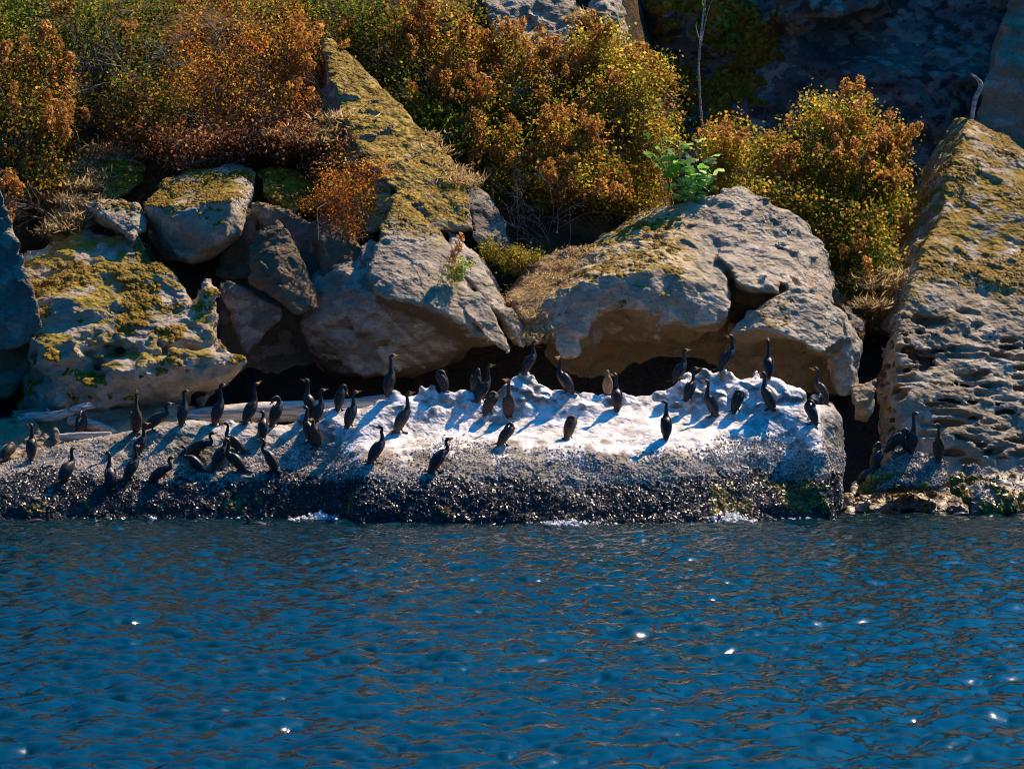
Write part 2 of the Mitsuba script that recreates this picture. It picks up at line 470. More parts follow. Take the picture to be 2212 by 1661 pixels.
def build_hill():
    xs = np.concatenate([[-200, -90, -45, -26, -18], np.arange(-14, 14, 0.14), [18, 26, 45, 90, 200]])
    ys = np.concatenate([[44, 46], np.arange(47, 68, 0.14), [70, 75, 85, 110, 160]])
    X, Y = np.meshgrid(xs, ys, indexing='ij')
    Z = hill_z(X, np.minimum(Y, 95))
    i, j = np.meshgrid(np.arange(len(xs) - 1), np.arange(len(ys) - 1), indexing='ij')
    a = (i * len(ys) + j).ravel()
    q = np.stack([a, a + len(ys), a + len(ys) + 1, a + 1], 1)
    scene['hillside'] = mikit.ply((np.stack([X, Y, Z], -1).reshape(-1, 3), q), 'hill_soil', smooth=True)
    MESH['hillside'] = trimesh.Trimesh(np.stack([X, Y, Z], -1).reshape(-1, 3), np.vstack([q[:, [0, 1, 2]], q[:, [0, 2, 3]]]), process=False)
    tag('hillside', kind='structure')


build_hill()


def ground_depth(px, py):
    """How far along the line of sight the hillside lies."""
    D = np.arange(50.5, 66, .05)
    q = W(px, py, 1.0) - [0, 0, EYE]
    hit = hill_z(q[0] * D, D) > EYE + q[2] * D
    return D[np.argmax(hit)] if hit.any() else 66.0

# ------------------------------------------------------------------ the long shelf rock in front
SHELF = [  # station, then the profile from the water up to the crest and down behind: (distance, height)
    (-260, (46.80, -0.90), (47.60, 0.00), (48.20, 0.35), (49.00, 0.70), (49.80, 0.85), (50.60, 0.50), (51.60, 0.40)),
    (-60, (46.80, -0.90), (47.40, 0.00), (47.90, 0.35), (48.80, 0.72), (49.80, 0.95), (50.50, 0.60), (51.60, 0.50)),
    (60, (46.80, -0.90), (47.40, 0.00), (47.90, 0.38), (48.90, 0.85), (49.80, 1.15), (50.40, 0.80), (51.60, 0.60)),
    (150, (46.90, -0.90), (47.50, 0.00), (48.00, 0.40), (49.00, 0.98), (49.80, 1.38), (50.40, 1.10), (51.60, 0.90)),
    (260, (47.00, -0.90), (47.60, 0.00), (48.00, 0.42), (48.80, 0.98), (49.80, 1.58), (50.40, 1.25), (51.60, 1.00)),
    (430, (47.10, -0.90), (47.70, 0.00), (48.00, 0.45), (48.70, 1.05), (49.70, 1.82), (50.30, 1.30), (51.60, 1.00)),
    (600, (47.40, -0.90), (47.90, 0.00), (48.10, 0.55), (48.70, 1.12), (49.70, 1.83), (50.20, 1.30), (51.60, 1.00)),
    (690, (47.50, -0.90), (48.00, 0.00), (48.20, 0.65), (48.70, 1.12), (49.60, 2.08), (50.10, 1.30), (51.60, 1.00)),
    (735, (46.90, -0.90), (47.40, 0.00), (47.60, 0.62), (48.30, 1.12), (49.55, 2.14), (50.10, 1.30), (51.60, 1.00)),
    (790, (45.70, -0.90), (46.25, 0.00), (46.61, 0.46), (47.50, 1.10), (49.50, 2.12), (50.10, 1.30), (51.60, 1.00)),
    (880, (45.60, -0.90), (46.15, 0.00), (46.51, 0.46), (47.40, 1.10), (49.45, 2.45), (50.10, 1.50), (51.60, 1.00)),
    (1000, (45.50, -0.90), (46.10, 0.00), (46.46, 0.46), (47.35, 1.14), (49.50, 2.43), (50.10, 1.50), (51.60, 1.00)),
    (1060, (45.50, -0.90), (46.10, 0.00), (46.46, 0.46), (47.35, 1.16), (49.50, 2.30), (50.10, 1.50), (51.60, 1.00)),
    (1140, (45.50, -0.90), (46.05, 0.00), (46.41, 0.46), (47.30, 1.21), (49.50, 2.66), (50.10, 1.50), (51.60, 1.00)),
    (1230, (45.50, -0.90), (46.05, 0.00), (46.41, 0.46), (47.30, 1.24), (49.50, 2.42), (50.10, 1.50), (51.60, 1.00)),
    (1330, (45.50, -0.90), (46.10, 0.00), (46.46, 0.46), (47.35, 1.28), (49.40, 2.22), (50.10, 1.50), (51.60, 1.00)),
    (1420, (45.60, -0.90), (46.20, 0.00), (46.56, 0.46), (47.45, 1.38), (49.50, 2.36), (50.10, 1.50), (51.60, 1.00)),
    (1500, (45.90, -0.90), (46.60, 0.00), (46.96, 0.46), (47.85, 1.46), (49.70, 2.74), (50.30, 1.50), (51.60, 1.00)),
    (1600, (46.60, -0.90), (47.30, 0.00), (47.66, 0.46), (48.55, 1.58), (49.70, 2.76), (50.30, 1.50), (51.60, 1.00)),
    (1700, (47.00, -0.90), (47.70, 0.00), (48.06, 0.46), (48.95, 1.62), (49.70, 2.66), (50.30, 1.50), (51.60, 1.00)),
    (1752, (47.20, -0.90), (47.90, 0.00), (48.05, 0.85), (48.50, 1.60), (49.60, 2.22), (50.20, 1.40), (51.60, 0.80)),
    (1780, (47.50, -0.90), (48.10, -0.05), (48.20, 0.70), (48.50, 1.40), (49.50, 1.95), (50.20, 1.20), (51.60, 0.50)),
    (1795, (47.5, -1.5), (48.1, -1.2), (48.2, -1.0), (48.5, -.9), (49.5, -.9), (50.2, -.9), (51.6, -1.0)),
    (1880, (47.5, -1.6), (48.1, -1.5), (48.2, -1.5), (48.5, -1.5), (49.5, -1.5), (50.2, -1.5), (51.6, -1.5)),
]
LEDGE = [  # the flat shelf in front of the knobby crest: distance of its back edge and height there; the crest rises as a step behind it
    (640, 49.3, 1.70), (700, 49.2, 1.72), (790, 49.0, 1.78), (880, 48.9, 1.78), (1000, 49.0, 1.80), (1140, 48.9, 1.84), (1230, 48.8, 1.80), (1330, 48.9, 1.88), (1420, 49.1, 1.92), (1500, 49.2, 1.98), (1600, 49.1, 1.98), (1700, 49.1, 1.92), (1752, 49.0, 1.80)]


def build_shelf():
    K = 49.0 / F_PX
    sx = np.array([(s[0] - CX) * K for s in SHELF])
    gy = np.arange(45.0, 52.01, 0.05)
    prof = []
    for s in SHELF:
        pts = list(s[1:])
        l = [q for q in [np.interp(s[0], [a[0] for a in LEDGE], [a[i] for a in LEDGE]) for i in (1, 2)]]
        if 680 < s[0] < 1760:
            pts.insert(4, (float(l[0]), float(l[1])))
            pts.insert(5, (float(l[0]) + 0.22, float(l[1]) + 0.55 * (pts[5][1] - l[1])))
        pts = sorted(pts)
        d, z = zip(*pts)
        prof.append(PchipInterpolator(d, z, extrapolate=True)(np.clip(gy, d[0], d[-1])) + np.minimum(0, gy - d[0]) * 2)
    gx = np.arange(sx[0], sx[-1], 0.05)
    H = PchipInterpolator(sx, np.array(prof), axis=0)(gx)
    H = gaussian_filter(H, (1.6, 0.8))
    gX, gY = np.gradient(H, 0.05)
    inv = 1 / np.sqrt(1 + gX ** 2 + gY ** 2)
    rng = np.random.default_rng(8)
    kn = np.stack([rng.uniform(-4.2, 6.1, 420), rng.uniform(48.6, 50.0, 420), rng.uniform(1.6, 2.9, 420)], 1)
    tree = cKDTree(kn)
    pil = [planes([W(*q) for q in hl]) for hl in (
        [(1752, 868, 49.6), (1800, 862, 50.0), (1800, 870, 50.8), (1760, 930, 49.0), (1800, 940, 49.1), (1822, 960, 50.0), (1790, 1125, 48.7), (1760, 1125, 48.7), (1828, 1100, 49.6), (1810, 1125, 50.8), (1750, 1000, 50.5), (1815, 900, 50.6)],
        [(1790, 900, 50.4), (1808, 892, 50.6), (1828, 965, 50.6), (1830, 985, 50.5), (1806, 1000, 50.0), (1822, 1125, 50.2), (1805, 1125, 49.6), (1828, 1090, 50.6), (1800, 1000, 51.4), (1820, 1120, 51.3)])]
    lo, hi = np.array([sx[0] + .1, 45.6, -0.8]), np.array([7.0, 51.5, 3.0])

    def f(p, detail):
        q = warp(p, 0.10, 0.8) if detail else p
        ij = [np.clip((q[:, 0] - gx[0]) / 0.05, 0, len(gx) - 1), np.clip((q[:, 1] - gy[0]) / 0.05, 0, len(gy) - 1)]
        hh = map_coordinates(H, ij, order=1, mode='nearest')
        d = (q[:, 2] - hh) * np.maximum(map_coordinates(inv, ij, order=1, mode='nearest'), 0.2)
        for pl in pil:
            d = smin(d, sd_hull(pl, q, 0.07 if detail else 0), 0.10)
        if not detail:
            return d - 0.08
        crest = smooth01(0.05, 0.35, q[:, 2] - (1.85 - 0.35 * smooth01(-2.5, -4.5, q[:, 0]))) * smooth01(48.3, 49.0, q[:, 1])
        t = tree.query(p, workers=-1)[0]
        d = d + crest * (np.minimum(t, 0.28) - 0.13) * 0.75
        low = 1 - smooth01(0.3, 1.3, p[:, 2])
        d = d + (fbm(p * [0.9, 1.5, 1.6], 2, 1) - 0.5) * 0.20 + (fbm(p * [3, 3.6, 4.5], 2, 2) - 0.5) * (0.07 + 0.12 * crest)
        d = d + (noise(p * 9, 3) - 0.5) * (0.03 + 0.03 * low + 0.05 * crest) + (noise(p * 17, 5) - 0.5) * (0.012 + 0.035 * low + 0.02 * crest)
        return d

    m = solid(f, lo, hi, 0.042, 0.5)
    scene['shelf_rock'] = mikit.ply(m, 'shelf_stone', smooth=True)
    MESH['shelf_rock'] = m
    tag('shelf_rock', 'long low rock shelf whitened by droppings, crowded with cormorants at the water', 'rock')


build_shelf()

# ------------------------------------------------------------------ boulders behind the shelf
B = (0, 0, 0)
# the big overhanging boulder right of the middle
rock('boulder', [
    [(1160, 700, 52.0), (1167, 656, 52.2), (1216, 767, 51.4), (1238, 762, 51.4), (1255, 730, 51.5), (1292, 633, 51.9), (1335, 600, 52.0), (1400, 592, 52.0), (1484, 487, 54.0), (1440, 463, 55.7), (1380, 453, 56.3), (1290, 510, 55.2), (1205, 590, 53.8),
     (1418, 632, 51.8), (1472, 662, 51.7), (1515, 700, 51.5), (1535, 703, 51.5), (1558, 684, 51.7), (1574, 650, 52.0), (1548, 552, 53.2), (1540, 432, 55.2), (1300, 700, 56), (1560, 700, 56), (1440, 470, 57)],
    [(1535, 440, 55.0), (1560, 422, 55.4), (1592, 408, 55.5), (1642, 428, 55.2), (1722, 463, 55.0), (1782, 530, 54.6), (1800, 590, 54.2), (1806, 640, 54.0), (1785, 645, 53.2), (1700, 655, 52.5), (1640, 625, 52.2), (1580, 600, 52.3), (1548, 552, 52.9), (1600, 700, 56), (1790, 640, 56.5), (1640, 430, 57.5)],
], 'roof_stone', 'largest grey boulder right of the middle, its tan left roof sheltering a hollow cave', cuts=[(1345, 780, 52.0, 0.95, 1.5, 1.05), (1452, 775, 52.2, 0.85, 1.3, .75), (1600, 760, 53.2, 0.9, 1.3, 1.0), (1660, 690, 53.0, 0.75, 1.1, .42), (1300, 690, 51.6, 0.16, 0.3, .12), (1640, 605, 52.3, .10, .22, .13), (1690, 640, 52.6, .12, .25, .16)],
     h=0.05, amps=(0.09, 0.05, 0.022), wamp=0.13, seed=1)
rock('boulder', [
    [(1190, 820, 54.2), (1190, 640, 54.6), (1780, 820, 54.0), (1830, 640, 55), (1540, 600, 54.2), (1300, 600, 57), (1800, 600, 58), (1200, 840, 58), (1830, 840, 58), (1560, 850, 53.6)],
    [(1440, 660, 53.2), (1520, 660, 53.0), (1430, 715, 53.0), (1530, 715, 52.9), (1455, 745, 53.2), (1505, 745, 53.1), (1480, 700, 52.6), (1480, 700, 54.5)],
    [(1555, 850, 53.2), (1850, 850, 53.0), (1580, 700, 53.5), (1840, 690, 53.3), (1580, 690, 55), (1850, 690, 55), (1555, 860, 55), (1850, 860, 55)],
], 'cave_stone', 'brown hollowed rock wall inside the cave beneath the largest boulder', h=.06, seed=40)
# the small arch boulder in front of it
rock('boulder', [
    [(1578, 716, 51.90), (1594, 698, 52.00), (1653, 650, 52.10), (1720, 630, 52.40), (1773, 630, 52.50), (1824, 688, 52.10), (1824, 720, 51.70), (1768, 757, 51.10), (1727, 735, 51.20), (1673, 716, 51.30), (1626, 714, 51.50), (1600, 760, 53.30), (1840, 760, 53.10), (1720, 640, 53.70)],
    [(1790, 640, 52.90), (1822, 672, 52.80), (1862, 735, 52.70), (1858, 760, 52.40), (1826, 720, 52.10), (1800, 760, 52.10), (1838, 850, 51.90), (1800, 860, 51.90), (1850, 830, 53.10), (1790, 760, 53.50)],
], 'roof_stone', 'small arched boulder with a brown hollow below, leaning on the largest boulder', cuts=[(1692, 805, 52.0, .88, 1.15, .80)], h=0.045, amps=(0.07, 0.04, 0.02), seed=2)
# low broken stones beside it
rock('boulder', [[(1818, 655, 53.9), (1836, 668, 53.8), (1868, 690, 53.9), (1866, 715, 53.6), (1836, 705, 53.5), (1850, 680, 54.6), (1825, 690, 54.5)]], 'grey_stone', 'thin flake of stone wedged between arched boulder and pitted slab', h=0.04)
rock('boulder', [[(1838, 835, 51.9), (1885, 822, 52.0), (1892, 840, 51.7), (1870, 868, 51.5), (1842, 872, 51.5), (1860, 850, 52.8), (1840, 905, 52.2), (1872, 920, 52.2)]], 'tan_stone', 'tan broken stone in the dark gap left of the pitted slab', h=0.04)

# the great mossy ramp in the middle and the grey slabs below it
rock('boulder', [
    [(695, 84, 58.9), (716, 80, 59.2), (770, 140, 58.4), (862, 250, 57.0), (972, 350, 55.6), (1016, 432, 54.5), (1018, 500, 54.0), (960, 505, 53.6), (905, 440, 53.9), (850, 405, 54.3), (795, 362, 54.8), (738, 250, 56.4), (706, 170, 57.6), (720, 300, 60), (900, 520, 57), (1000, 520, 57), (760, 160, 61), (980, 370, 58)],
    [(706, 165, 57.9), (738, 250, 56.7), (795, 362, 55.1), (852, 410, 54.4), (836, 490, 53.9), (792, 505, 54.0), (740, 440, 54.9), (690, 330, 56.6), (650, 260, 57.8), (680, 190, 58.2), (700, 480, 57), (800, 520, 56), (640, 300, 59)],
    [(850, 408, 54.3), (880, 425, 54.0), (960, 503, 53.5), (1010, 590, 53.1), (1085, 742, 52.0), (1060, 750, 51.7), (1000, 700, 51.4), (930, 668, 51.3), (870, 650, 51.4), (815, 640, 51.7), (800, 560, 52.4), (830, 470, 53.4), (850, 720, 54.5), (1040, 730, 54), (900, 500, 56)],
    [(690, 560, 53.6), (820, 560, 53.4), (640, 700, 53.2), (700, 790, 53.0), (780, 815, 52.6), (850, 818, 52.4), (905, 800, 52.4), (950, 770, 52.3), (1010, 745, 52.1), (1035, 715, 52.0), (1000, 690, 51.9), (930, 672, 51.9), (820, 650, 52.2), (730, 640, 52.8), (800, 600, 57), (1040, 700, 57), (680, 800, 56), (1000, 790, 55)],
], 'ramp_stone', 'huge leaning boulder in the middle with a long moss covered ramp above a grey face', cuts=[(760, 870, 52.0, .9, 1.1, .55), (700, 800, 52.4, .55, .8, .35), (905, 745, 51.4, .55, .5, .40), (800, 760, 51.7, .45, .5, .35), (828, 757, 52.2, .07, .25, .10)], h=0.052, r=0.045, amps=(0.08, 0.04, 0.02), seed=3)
rock('boulder', [[(958, 490, 53.9), (990, 510, 54.0), (1030, 560, 53.4), (1142, 738, 51.9), (1128, 752, 51.7), (1098, 716, 51.9), (1020, 612, 52.7), (975, 560, 53.2), (1060, 600, 54.4), (1010, 560, 54.8), (1110, 745, 52.9)]], 'pale_stone', 'thin grey slab edge running down the right side of the mossy ramp boulder', h=0.042, amps=(0.04, 0.03, 0.015), wamp=.06, seed=4)
rock('boulder', [[(945, 588, 52.75), (985, 590, 52.7), (1050, 660, 52.0), (1106, 748, 51.35), (1098, 760, 51.25), (1060, 742, 51.2), (985, 650, 51.8), (950, 625, 52.2), (1000, 650, 52.8), (1085, 755, 52.2)]], 'pale_stone', 'pointed grey slab hanging over the dark crevice below the pink plume', h=0.042, amps=(0.04, 0.03, 0.015), wamp=.06, seed=5)
rock('boulder', [[(1008, 395, 55.3), (1030, 392, 55.4), (1062, 420, 55.3), (1092, 480, 55.0), (1100, 540, 54.6), (1040, 545, 54.2), (1018, 500, 54.2), (1012, 440, 54.6), (1050, 560, 55.6), (1100, 560, 56)]], 'grey_stone', 'shaded grey boulder right of the mossy ramp, under bare branches', h=0.05, seed=6)
# leaning angular blocks
rock('boulder', [[(541, 441, 54.90), (557, 435, 55.00), (603, 448, 54.90), (669, 466, 54.50), (717, 494, 54.10), (722, 520, 54.00), (690, 632, 53.80), (720, 560, 55.60), (560, 560, 55.60), (545, 500, 55.20), (650, 600, 55.60)]], 'grey_stone', 'angular block with a flat grey top edge, left of three leaning blocks', h=0.045, amps=(.04, .03, .016), wamp=.07, seed=7)
rock('boulder', [[(668, 466, 54.3), (731, 466, 54.4), (750, 473, 54.3), (768, 502, 54.0), (782, 554, 53.6), (778, 602, 53.3), (762, 632, 53.1), (720, 640, 53.1), (695, 645, 53.2), (700, 520, 53.5), (740, 640, 55), (690, 560, 55.2), (770, 520, 55.4)]], 'brown_stone', 'dark rounded block with a bluish streak, right of three leaning blocks', h=0.045, amps=(.04, .03, .016), wamp=.07, seed=8)
rock('boulder', [[(541, 505, 53.9), (590, 480, 53.9), (608, 471, 53.9), (624, 495, 53.5), (612, 566, 52.9), (592, 555, 53.0), (560, 580, 53.1), (534, 612, 53.1), (600, 650, 52.6), (646, 684, 52.5), (687, 663, 52.7), (686, 635, 53.0), (660, 580, 54), (560, 600, 54.6), (680, 680, 54)]], 'brown_stone', 'pointed block tilted forward, front one of three leaning blocks', h=0.045, amps=(.05, .03, .016), wamp=.07, seed=9)
rock('boulder', [[(472, 602, 54.0), (531, 622, 53.4), (602, 670, 53.0), (606, 690, 53.0), (560, 730, 52.9), (531, 765, 52.8), (516, 742, 53.2), (482, 645, 53.5), (540, 640, 54.5), (570, 700, 54.3)]], 'grey_stone', 'dark hanging block at the mouth of the left cave', h=0.045, seed=10)
rock('boulder', [[(500, 452, 55.2), (545, 440, 55.2), (560, 520, 54.4), (548, 600, 54.0), (505, 610, 54.2), (470, 585, 54.6), (480, 520, 55.0), (520, 560, 56)]], 'brown_stone', 'deep shaded block wedged between moss cushioned boulder and the leaning blocks', h=0.05, seed=33)
rock('boulder', [[(783, 532, 53.6), (800, 520, 53.7), (832, 522, 53.6), (840, 545, 53.3), (832, 580, 52.9), (815, 605, 52.7), (792, 602, 52.8), (788, 570, 53.0), (810, 560, 54), (830, 590, 53.8)]], 'pale_stone', 'small pale stone stuck on the slope right of the three leaning blocks', h=0.035, amps=(.03, .025, .012), wamp=.05, seed=11)
# mossy boulder, small block and others on the left
rock('boulder', [[(302, 438, 54.50), (330, 412, 55.00), (356, 390, 55.50), (399, 372, 55.90), (460, 358, 56.20), (512, 353, 56.30), (547, 371, 56.00), (553, 388, 55.70), (379, 474, 53.80), (440, 440, 54.00), (491, 428, 53.90), (540, 418, 55.00), (484, 510, 53.60), (512, 509, 54.10), (415, 559, 53.90), (366, 532, 54.20), (308, 458, 54.60), (340, 560, 56.20), (520, 540, 56.20), (420, 570, 55.10)]], 'bank_stone', 'large boulder with a moss cushion on top, above the leaning blocks', h=0.045, amps=(.06, .035, .016), seed=12)
rock('boulder', [[(179, 444, 54.70), (213, 429, 55.20), (256, 431, 55.20), (294, 441, 54.50), (298, 460, 54.10), (289, 519, 53.40), (316, 508, 54.00), (318, 480, 54.50), (192, 470, 54.80), (220, 490, 54.60), (260, 515, 54.80), (300, 520, 55.40)]], 'pale_stone', 'small angular grey block beside the moss cushioned boulder', h=0.04, amps=(.04, .03, .014), wamp=.06, seed=13)
rock('boulder', [[(552, 372, 56.10), (570, 362, 56.40), (605, 360, 56.50), (655, 384, 56.20), (690, 402, 55.80), (700, 440, 55.40), (640, 455, 55.10), (598, 452, 55.10), (575, 405, 55.40), (620, 460, 56.60), (690, 440, 56.90)]], 'bank_stone', 'low mossy boulder in front of the brown bracken, left of the red shrub', h=0.045, seed=14)
rock('boulder', [[(190, 384, 56.20), (215, 360, 56.50), (262, 330, 56.90), (285, 335, 56.90), (314, 362, 56.60), (296, 395, 56.00), (258, 425, 55.60), (225, 425, 55.60), (200, 410, 55.80), (260, 430, 57.60), (300, 400, 57.60)]], 'bank_stone', 'shaded boulder with a mossy crest beside the dry grass', h=0.045, seed=15)
# the mossy slope rock and its spur
def holes(p, d):
    m = (1 - smooth01(3.05, 3.5, p[:, 2])) * (1 - smooth01(-5.6, -5.0, p[:, 0]))
    w = fbm(p * [1.6, 1.6, 2.0], 3, 21)
    return d + m * (np.maximum(0, w - 0.52) * 2.2 + (fbm(p * 3.5, 2, 22) - .5) * .25)


rock('boulder', [
    [(50, 545, 54.1), (130, 497, 54.7), (205, 515, 54.4), (300, 523, 53.9), (335, 590, 53.0), (361, 612, 52.8), (363, 672, 52.2), (466, 735, 51.6), (528, 776, 51.1), (500, 812, 51.1), (420, 830, 51.0), (300, 812, 50.7), (180, 790, 50.7), (88, 775, 50.8), (84, 700, 51.9), (60, 900, 52.1), (100, 905, 51.7), (300, 900, 51.8), (440, 880, 52.0), (60, 900, 55.6), (440, 880, 55.6), (300, 560, 56.6)],
    [(440, 600, 52.7), (453, 586, 53.1), (470, 622, 52.6), (470, 720, 51.8), (420, 720, 51.8), (400, 690, 52.1), (440, 640, 52.3), (460, 740, 53.3), (420, 640, 53.5)],
    [(60, 720, 51.6), (150, 740, 51.0), (90, 880, 51.1), (140, 880, 50.9), (60, 900, 51.7), (160, 900, 52.1), (60, 720, 53.1)],
], 'bank_stone', 'broad mossy rock slope on the left, pitted with holes along its foot', cuts=[(400, 905, 51.1, .75, .8, .38), (520, 880, 51.3, .45, 1.2, .75), (250, 880, 50.7, .5, .5, .3), (150, 830, 50.6, .2, .4, .25), (185, 800, 50.6, .16, .3, .12), (330, 850, 50.7, .22, .35, .16), (218, 745, 51.0, .25, .35, .12)], extra=holes, h=0.046, amps=(.10, .06, .025), wamp=.14, seed=16)
rock('boulder', [[(-90, 380, 53.4), (-10, 385, 53.3), (3, 405, 53.0), (18, 480, 52.7), (52, 570, 52.4), (86, 650, 52.0), (93, 692, 51.8), (86, 722, 51.7), (48, 742, 51.6), (0, 752, 51.6), (-90, 760, 51.7), (-90, 700, 54), (60, 720, 53.2), (-40, 400, 54.5)]], 'grey_stone', 'dark standing boulder cut by the left edge, with a bright right rim', h=0.05, seed=17)
rock('boulder', [[(-90, 730, 53.0), (70, 740, 52.8), (60, 800, 52.6), (20, 860, 52.8), (-90, 860, 52.8), (-90, 860, 54), (60, 850, 54)]], 'tan_stone', 'smooth beige rock underneath the dark standing boulder at left edge', h=0.06, seed=18)
# back of the left cave
rock('boulder', [[(470, 640, 54.6), (1040, 640, 54.8), (480, 900, 54.0), (1150, 900, 54.2), (480, 900, 57), (1150, 900, 57), (700, 560, 56.5), (500, 500, 56.2), (770, 520, 56.2), (1080, 690, 55.5)]], 'grey_stone', 'dark rock wall inside the cave behind the driftwood log', h=0.08, seed=19)
# low rocks on the left shore
rock('boulder', [[(-90, 900, 50.9), (0, 905, 50.8), (70, 915, 50.6), (118, 950, 50.3), (125, 985, 49.9), (30, 1000, 49.8), (-90, 1000, 49.8), (-90, 1010, 51.5), (120, 990, 51.3), (40, 905, 51.6)]], 'tan_stone', 'low rounded rock at the left shore, shaded in front', h=0.042, amps=(.08, .06, .025), seed=20)
rock('boulder', [[(112, 926, 50.3), (124, 920, 50.3), (134, 940, 50.2), (140, 972, 50.0), (118, 972, 49.9), (128, 965, 50.6), (116, 940, 50.6)]], 'grey_stone', 'small upright stone like a post, right of the low left shore rock', h=0.03, r=.02, amps=(.02, .02, .01), wamp=.03, seed=21)
rock('boulder', [[(40, 888, 51.5), (150, 880, 51.6), (300, 880, 51.5), (420, 890, 51.2), (430, 915, 50.7), (300, 945, 50.4), (160, 960, 50.2), (60, 930, 50.6), (150, 950, 52.3), (420, 930, 52.3)]], 'tan_stone', 'rough sandy ledge behind the left end of the shelf, holding pale driftwood', h=0.045, amps=(.10, .07, .03), wamp=.12, seed=22)

# soil bank between the two big boulders
rock('soil_bank', [[(1090, 640, 52.8), (1150, 560, 54.2), (1230, 530, 54.8), (1290, 520, 55.2), (1260, 600, 53.6), (1200, 650, 52.5), (1185, 730, 51.75), (1150, 745, 51.7), (1125, 700, 52.1), (1180, 740, 55), (1300, 560, 56.5), (1080, 660, 55)]], 'dry_soil', 'strip of dry yellow soil between the two big boulders', 'soil', frac=0, h=0.06, amps=(.08, .06, .03), seed=23)

rock('soil_bank', [[(110, 520, 54.4), (190, 515, 54.6), (240, 440, 55.6), (305, 350, 57.3), (262, 318, 57.8), (200, 325, 57.6), (150, 350, 57.2), (95, 470, 55.3), (160, 540, 54.6), (110, 540, 56.5), (300, 400, 59), (150, 360, 60)]], 'dry_soil', 'straw covered soil slope between the left plume shrub and the boulders', 'soil', frac=0, h=0.06, amps=(.10, .06, .03), seed=34)

for q, (px, py, D, w, h) in enumerate(((1832, 1078, 50.3, 20, 16), (1862, 1092, 49.9, 18, 12), (1838, 1100, 49.9, 14, 10), (1872, 1068, 50.4, 16, 13), (1850, 1058, 50.9, 15, 12))):
    rock('boulder', [[(px - w, py + 4, D), (px - w * .4, py - h, D + .1), (px + w * .5, py - h * .8, D + .15), (px + w, py + 2, D), (px + w * .5, py + h, D - .15), (px - w * .6, py + h, D - .12), (px, py - h * .5, D + .4), (px, py + h, D + .45)]],
         'shore_stone', ('small wet stone against the right end of the shelf', 'small wet stone at the waterline left of the barnacled rock', 'smallest wet stone at the foot of the shelf end', 'wet stone touching the left side of the barnacled rock', 'wet stone beneath the crouching cormorants in the dark gap')[q], 'stone', h=0.03, amps=(.03, .02, .012), frac=.02, seed=60 + q)

# the pitted slab on the right
_rt = np.random.default_rng(17)
_pc = np.stack(np.meshgrid(np.arange(8, 26), np.arange(120, 150), np.arange(0, 46), indexing='ij'), -1).reshape(-1, 3)
_pc = _pc + _rt.uniform(0.1, 0.9, _pc.shape)
_ptree = cKDTree(_pc)
_pr = _rt.uniform(0.6, 1.3, len(_pc))


def honeycomb(p, d):
    q = p * [1 / 0.60, 1 / 0.40, 1 / 0.15] + np.stack([(noise(p * 1.8, 31) - .5) * .9, 0 * d, (noise(p * 1.5, 32) - .5) * 1.3], 1)
    t, i = _ptree.query(q, workers=-1)
    zone = (1 - smooth01(3.35, 3.75, p[:, 2] + (noise(p * 0.9, 33) - .5) * 1.0)) * smooth01(0.7, 1.1, p[:, 2])
    run = smooth01(0.42, 0.52, fbm(p * [1.1, .6, .35], 2, 34))
    rr = _pr[i] * (0.45 + 0.55 * run) * zone
    d = smax(d, (rr - t) * 0.46, 0.03)
    few = smooth01(0.62, 0.78, fbm(p * [1.9, 1.9, 4.5], 2, 35)) * (1 - zone) * (1 - smooth01(3.8, 4.5, p[:, 2]))
    return d + few * 0.35


rock('boulder', [
    [(2052, 256, 61.2), (2074, 254, 60.2), (2110, 266, 60.0), (2165, 300, 59.6), (2215, 338, 59.2), (2420, 420, 58.6), (2000, 420, 60.2), (1960, 560, 58.4), (1940, 605, 57.8), (2086, 300, 58.6), (2046, 440, 56.6), (2004, 580, 54.9), (1908, 630, 57.0), (1880, 690, 56.4), (1940, 690, 53.4), (1878, 720, 56.0), (1890, 830, 54.6), (1935, 830, 52.1), (1915, 985, 51.4), (1930, 1045, 50.9), (2420, 1060, 50.9), (2420, 700, 54.2), (1880, 900, 54.4), (1880, 700, 57), (1960, 420, 61), (2060, 270, 62.6), (2420, 420, 62.4), (1900, 1060, 55), (2420, 1060, 55)],
], 'slab_stone', 'tall leaning slab at the right edge, mossy above and honeycombed below', extra=honeycomb, h=0.042, amps=(.06, .03, .018), wamp=.10, seed=24)
# tan wave-worn ledge at its foot, and low rocks with barnacles
rock('boulder', [[(1815, 1088, 50.9), (1812, 1116, 50.1), (1830, 1075, 51.4), (1860, 1075, 50.8), (1980, 1050, 51.2), (2200, 1010, 51.4), (2420, 1000, 51.3), (2420, 1112, 49.9), (2200, 1108, 50.1), (2050, 1114, 49.9), (1870, 1112, 50.1), (1850, 1120, 51.5), (2420, 1120, 51.5)]], 'shore_stone', 'pale wet ledge with yellow seaweed along the right waterline', h=0.045, amps=(.08, .07, .03), wamp=.12, seed=25)
rock('boulder', [[(1862, 1035, 49.90), (1905, 992, 50.10), (1945, 974, 50.30), (2010, 978, 50.30), (2042, 1000, 50.10), (2048, 1040, 49.80), (2030, 1068, 49.60), (1930, 1062, 49.60), (1868, 1058, 49.80), (1950, 1060, 50.70), (2040, 1040, 50.60)]], 'shore_stone', 'low barnacled rock at the right shore with cormorants standing on top', h=0.038, r=.03, amps=(.06, .03, .018), seed=26)
rock('boulder', [[(2052, 1018, 49.80), (2075, 1000, 49.90), (2108, 998, 49.90), (2128, 1012, 49.80), (2130, 1050, 49.60), (2100, 1075, 49.40), (2058, 1065, 49.50), (2090, 1060, 50.30), (2120, 1030, 50.30)]], 'shore_stone', 'small round barnacled rock, middle one of the right shore rocks', h=0.035, r=.03, amps=(.05, .03, .018), seed=27)
